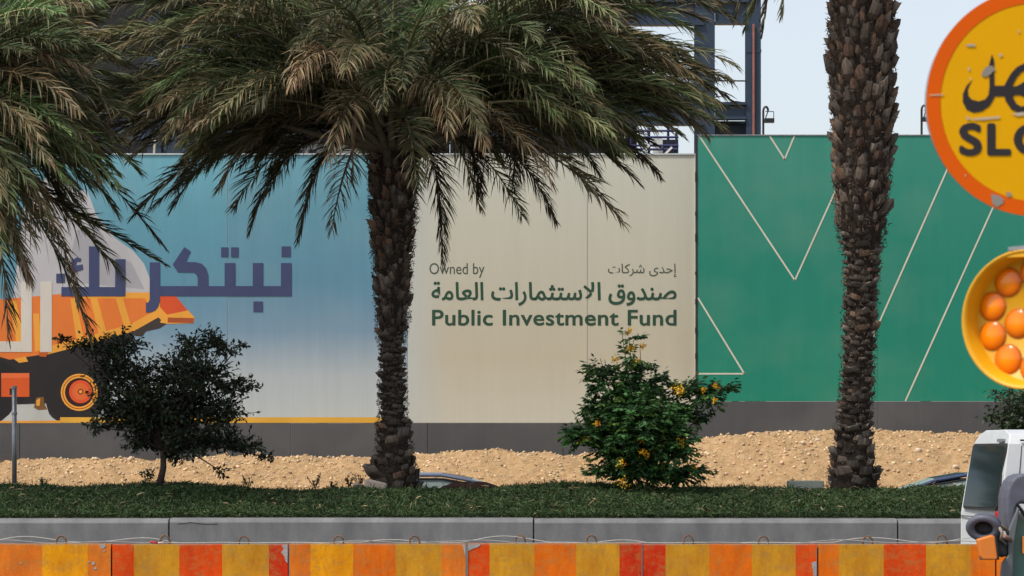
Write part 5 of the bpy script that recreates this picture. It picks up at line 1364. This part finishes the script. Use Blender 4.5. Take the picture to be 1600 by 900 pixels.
for (pts, col) in (([(1535, 112), (1541, 104), (1550, 103), (1556, 110), (1551, 112), (1548, 116), (1538, 121), (1533, 118)], (.27, .245, .21)),
                   ([(1548, 303), (1560, 306), (1568, 311), (1567, 318), (1557, 324), (1550, 318)], (.27, .25, .22)), ([(1571, 300), (1579, 301), (1581, 306), (1574, 309)], (.3, .26, .2)),
                   ([(1508, 70), (1523, 69), (1523, 73), (1511, 73)], (.4, .36, .3)), ([(1509, 181), (1516, 186), (1535, 184), (1562, 182), (1562, 185), (1535, 188), (1510, 187)], (.5, .42, .3)),
                   ([(1452, 148), (1474, 147), (1474, 149.5), (1452, 150.5)], (.55, .35, .22)), ([(1580, 178), (1600, 175), (1602, 180), (1590, 182)], (.5, .42, .3)),
                   ([(1560, 84), (1566, 85), (1565, 89), (1561, 89)], (.45, .4, .3)), ([(1512, 106), (1515, 107), (1515, 111), (1512, 110)], (.5, .45, .4)), ([(1590, 48), (1593, 48), (1593, 51), (1590, 51)], (.5, .45, .3)), ([(1515, 122), (1517, 122), (1517, 125), (1515, 125)], (.6, .5, .4)), ([(1507, 273), (1509, 273), (1509, 276), (1507, 276)], (.5, .4, .35))):
    m = MB().prism([(X(a, YG), Z(b, YG)) for a, b in pts], YG - .0055, YG - .0052, col); m.build('scrape', M['signink'], sg_)
po = thing('sign_post', 'steel post carrying the SLOW sign and the yellow lamp, just outside the right edge', 'post', (X(1640, YG), YG + .06, 0))
MB().tube([(X(1645, YG), YG + .06, 0), (X(1645, YG), YG + .06, 3.0)], .03, 12).build('pole', M['steel'], po, smooth=True)

# lamp: shallow dish facing left of the camera, ten domed lenses round three inner ones
YH = 8.5
lampo = thing('warning_lamp', 'yellow round warning lamp with domed orange lenses below the SLOW sign', 'warning lamp', (X(1602, YH), YH, 0))
cc = W(1602, 499, YH); an = R(35)
N_ = Vector((-math.sin(an), -math.cos(an), 0)); U_ = Vector((math.cos(an), -math.sin(an), 0)); V_ = Vector((0, 0, 1))
s_ = YH / F
def disc_pts(r, d, n=64, k=1.0): return [cc + (U_ * math.cos(2 * math.pi * j / n) + V_ * math.sin(2 * math.pi * j / n)) * r * s_ + N_ * d for j in range(n)]
M['yell'] = simple('yellow_housing', (.72, .34, .0), .5, 0, .06, 12)
prof_ = [(60, -.10), (96, -.085), (103, -.05), (108, -.004), (110, 0.0), (109, .004), (106, .003), (102, -.006), (97, -.045), (95, -.052), (0.5, -.053)]
n = 64; m = MB(); vs = []
for (r, d) in prof_: vs += disc_pts(r, d)
m.add(vs, [(a * n + j, a * n + (j + 1) % n, (a + 1) * n + (j + 1) % n, (a + 1) * n + j) for a in range(len(prof_) - 1) for j in range(n)] + [tuple(range(n))])
hou = m.build('housing', M['yell'], lampo, smooth=True)
def lens(du, dv, r=23.5):
    m = MB(); vs = []; n = 20
    c0_ = cc + U_ * du * s_ + V_ * dv * s_ + N_ * -.052
    for (k, h) in ((1.0, 0), (.97, .002), (.85, .005), (.6, .0085), (.3, .0105), (.03, .011)):
        vs += [c0_ + (U_ * math.cos(2 * math.pi * j / n) + V_ * math.sin(2 * math.pi * j / n)) * r * k * s_ + N_ * h for j in range(n)]
    m.add(vs, [(a * n + j, a * n + (j + 1) % n, (a + 1) * n + (j + 1) % n, (a + 1) * n + j) for a in range(5) for j in range(n)] + [tuple(range(100, 120))])
    cols_ = [(.22, .045, 0), (.50, .10, 0), (.72, .15, 0), (.86, .20, 0), (.92, .25, 0), (.94, .28, .0)]  # cup depth shading painted as rings, dark rim to bright centre
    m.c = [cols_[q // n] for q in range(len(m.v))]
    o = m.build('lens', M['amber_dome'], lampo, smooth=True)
    torus('lens_ring', c0_, r * 1.0 * s_, .0016, N_, M['amber_ring'], o, 20, 5)
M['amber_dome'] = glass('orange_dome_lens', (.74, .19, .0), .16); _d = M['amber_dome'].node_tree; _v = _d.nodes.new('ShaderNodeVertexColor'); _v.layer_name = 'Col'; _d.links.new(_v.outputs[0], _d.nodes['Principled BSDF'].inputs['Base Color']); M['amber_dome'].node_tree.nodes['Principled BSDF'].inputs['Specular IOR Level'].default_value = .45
M['amber_ring'] = simple('lens_ring', (.35, .12, .01), .5)
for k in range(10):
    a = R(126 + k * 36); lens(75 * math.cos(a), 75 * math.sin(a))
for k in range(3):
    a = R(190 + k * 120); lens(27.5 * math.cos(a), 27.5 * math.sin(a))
MB().add([cc + U_ * u * s_ + N_ * d + V_ * v * s_ for d in (-.09, .004) for u, v in ((-28, 108), (60, 112), (60, 118), (-28, 114))], [(0, 1, 2, 3), (4, 7, 6, 5), (0, 4, 5, 1), (1, 5, 6, 2), (2, 6, 7, 3), (3, 7, 4, 0)]).build('bracket', M['steel'], lampo)
MB().add([cc + U_ * u * s_ + N_ * d + V_ * v * s_ for d in (-.085, .0) for u, v in ((-32, 98), (60, 98), (60, 111), (-28, 107.5))], [(0, 1, 2, 3), (4, 7, 6, 5), (0, 4, 5, 1), (1, 5, 6, 2), (2, 6, 7, 3), (3, 7, 4, 0)]).build('collar', M['yell'], lampo)
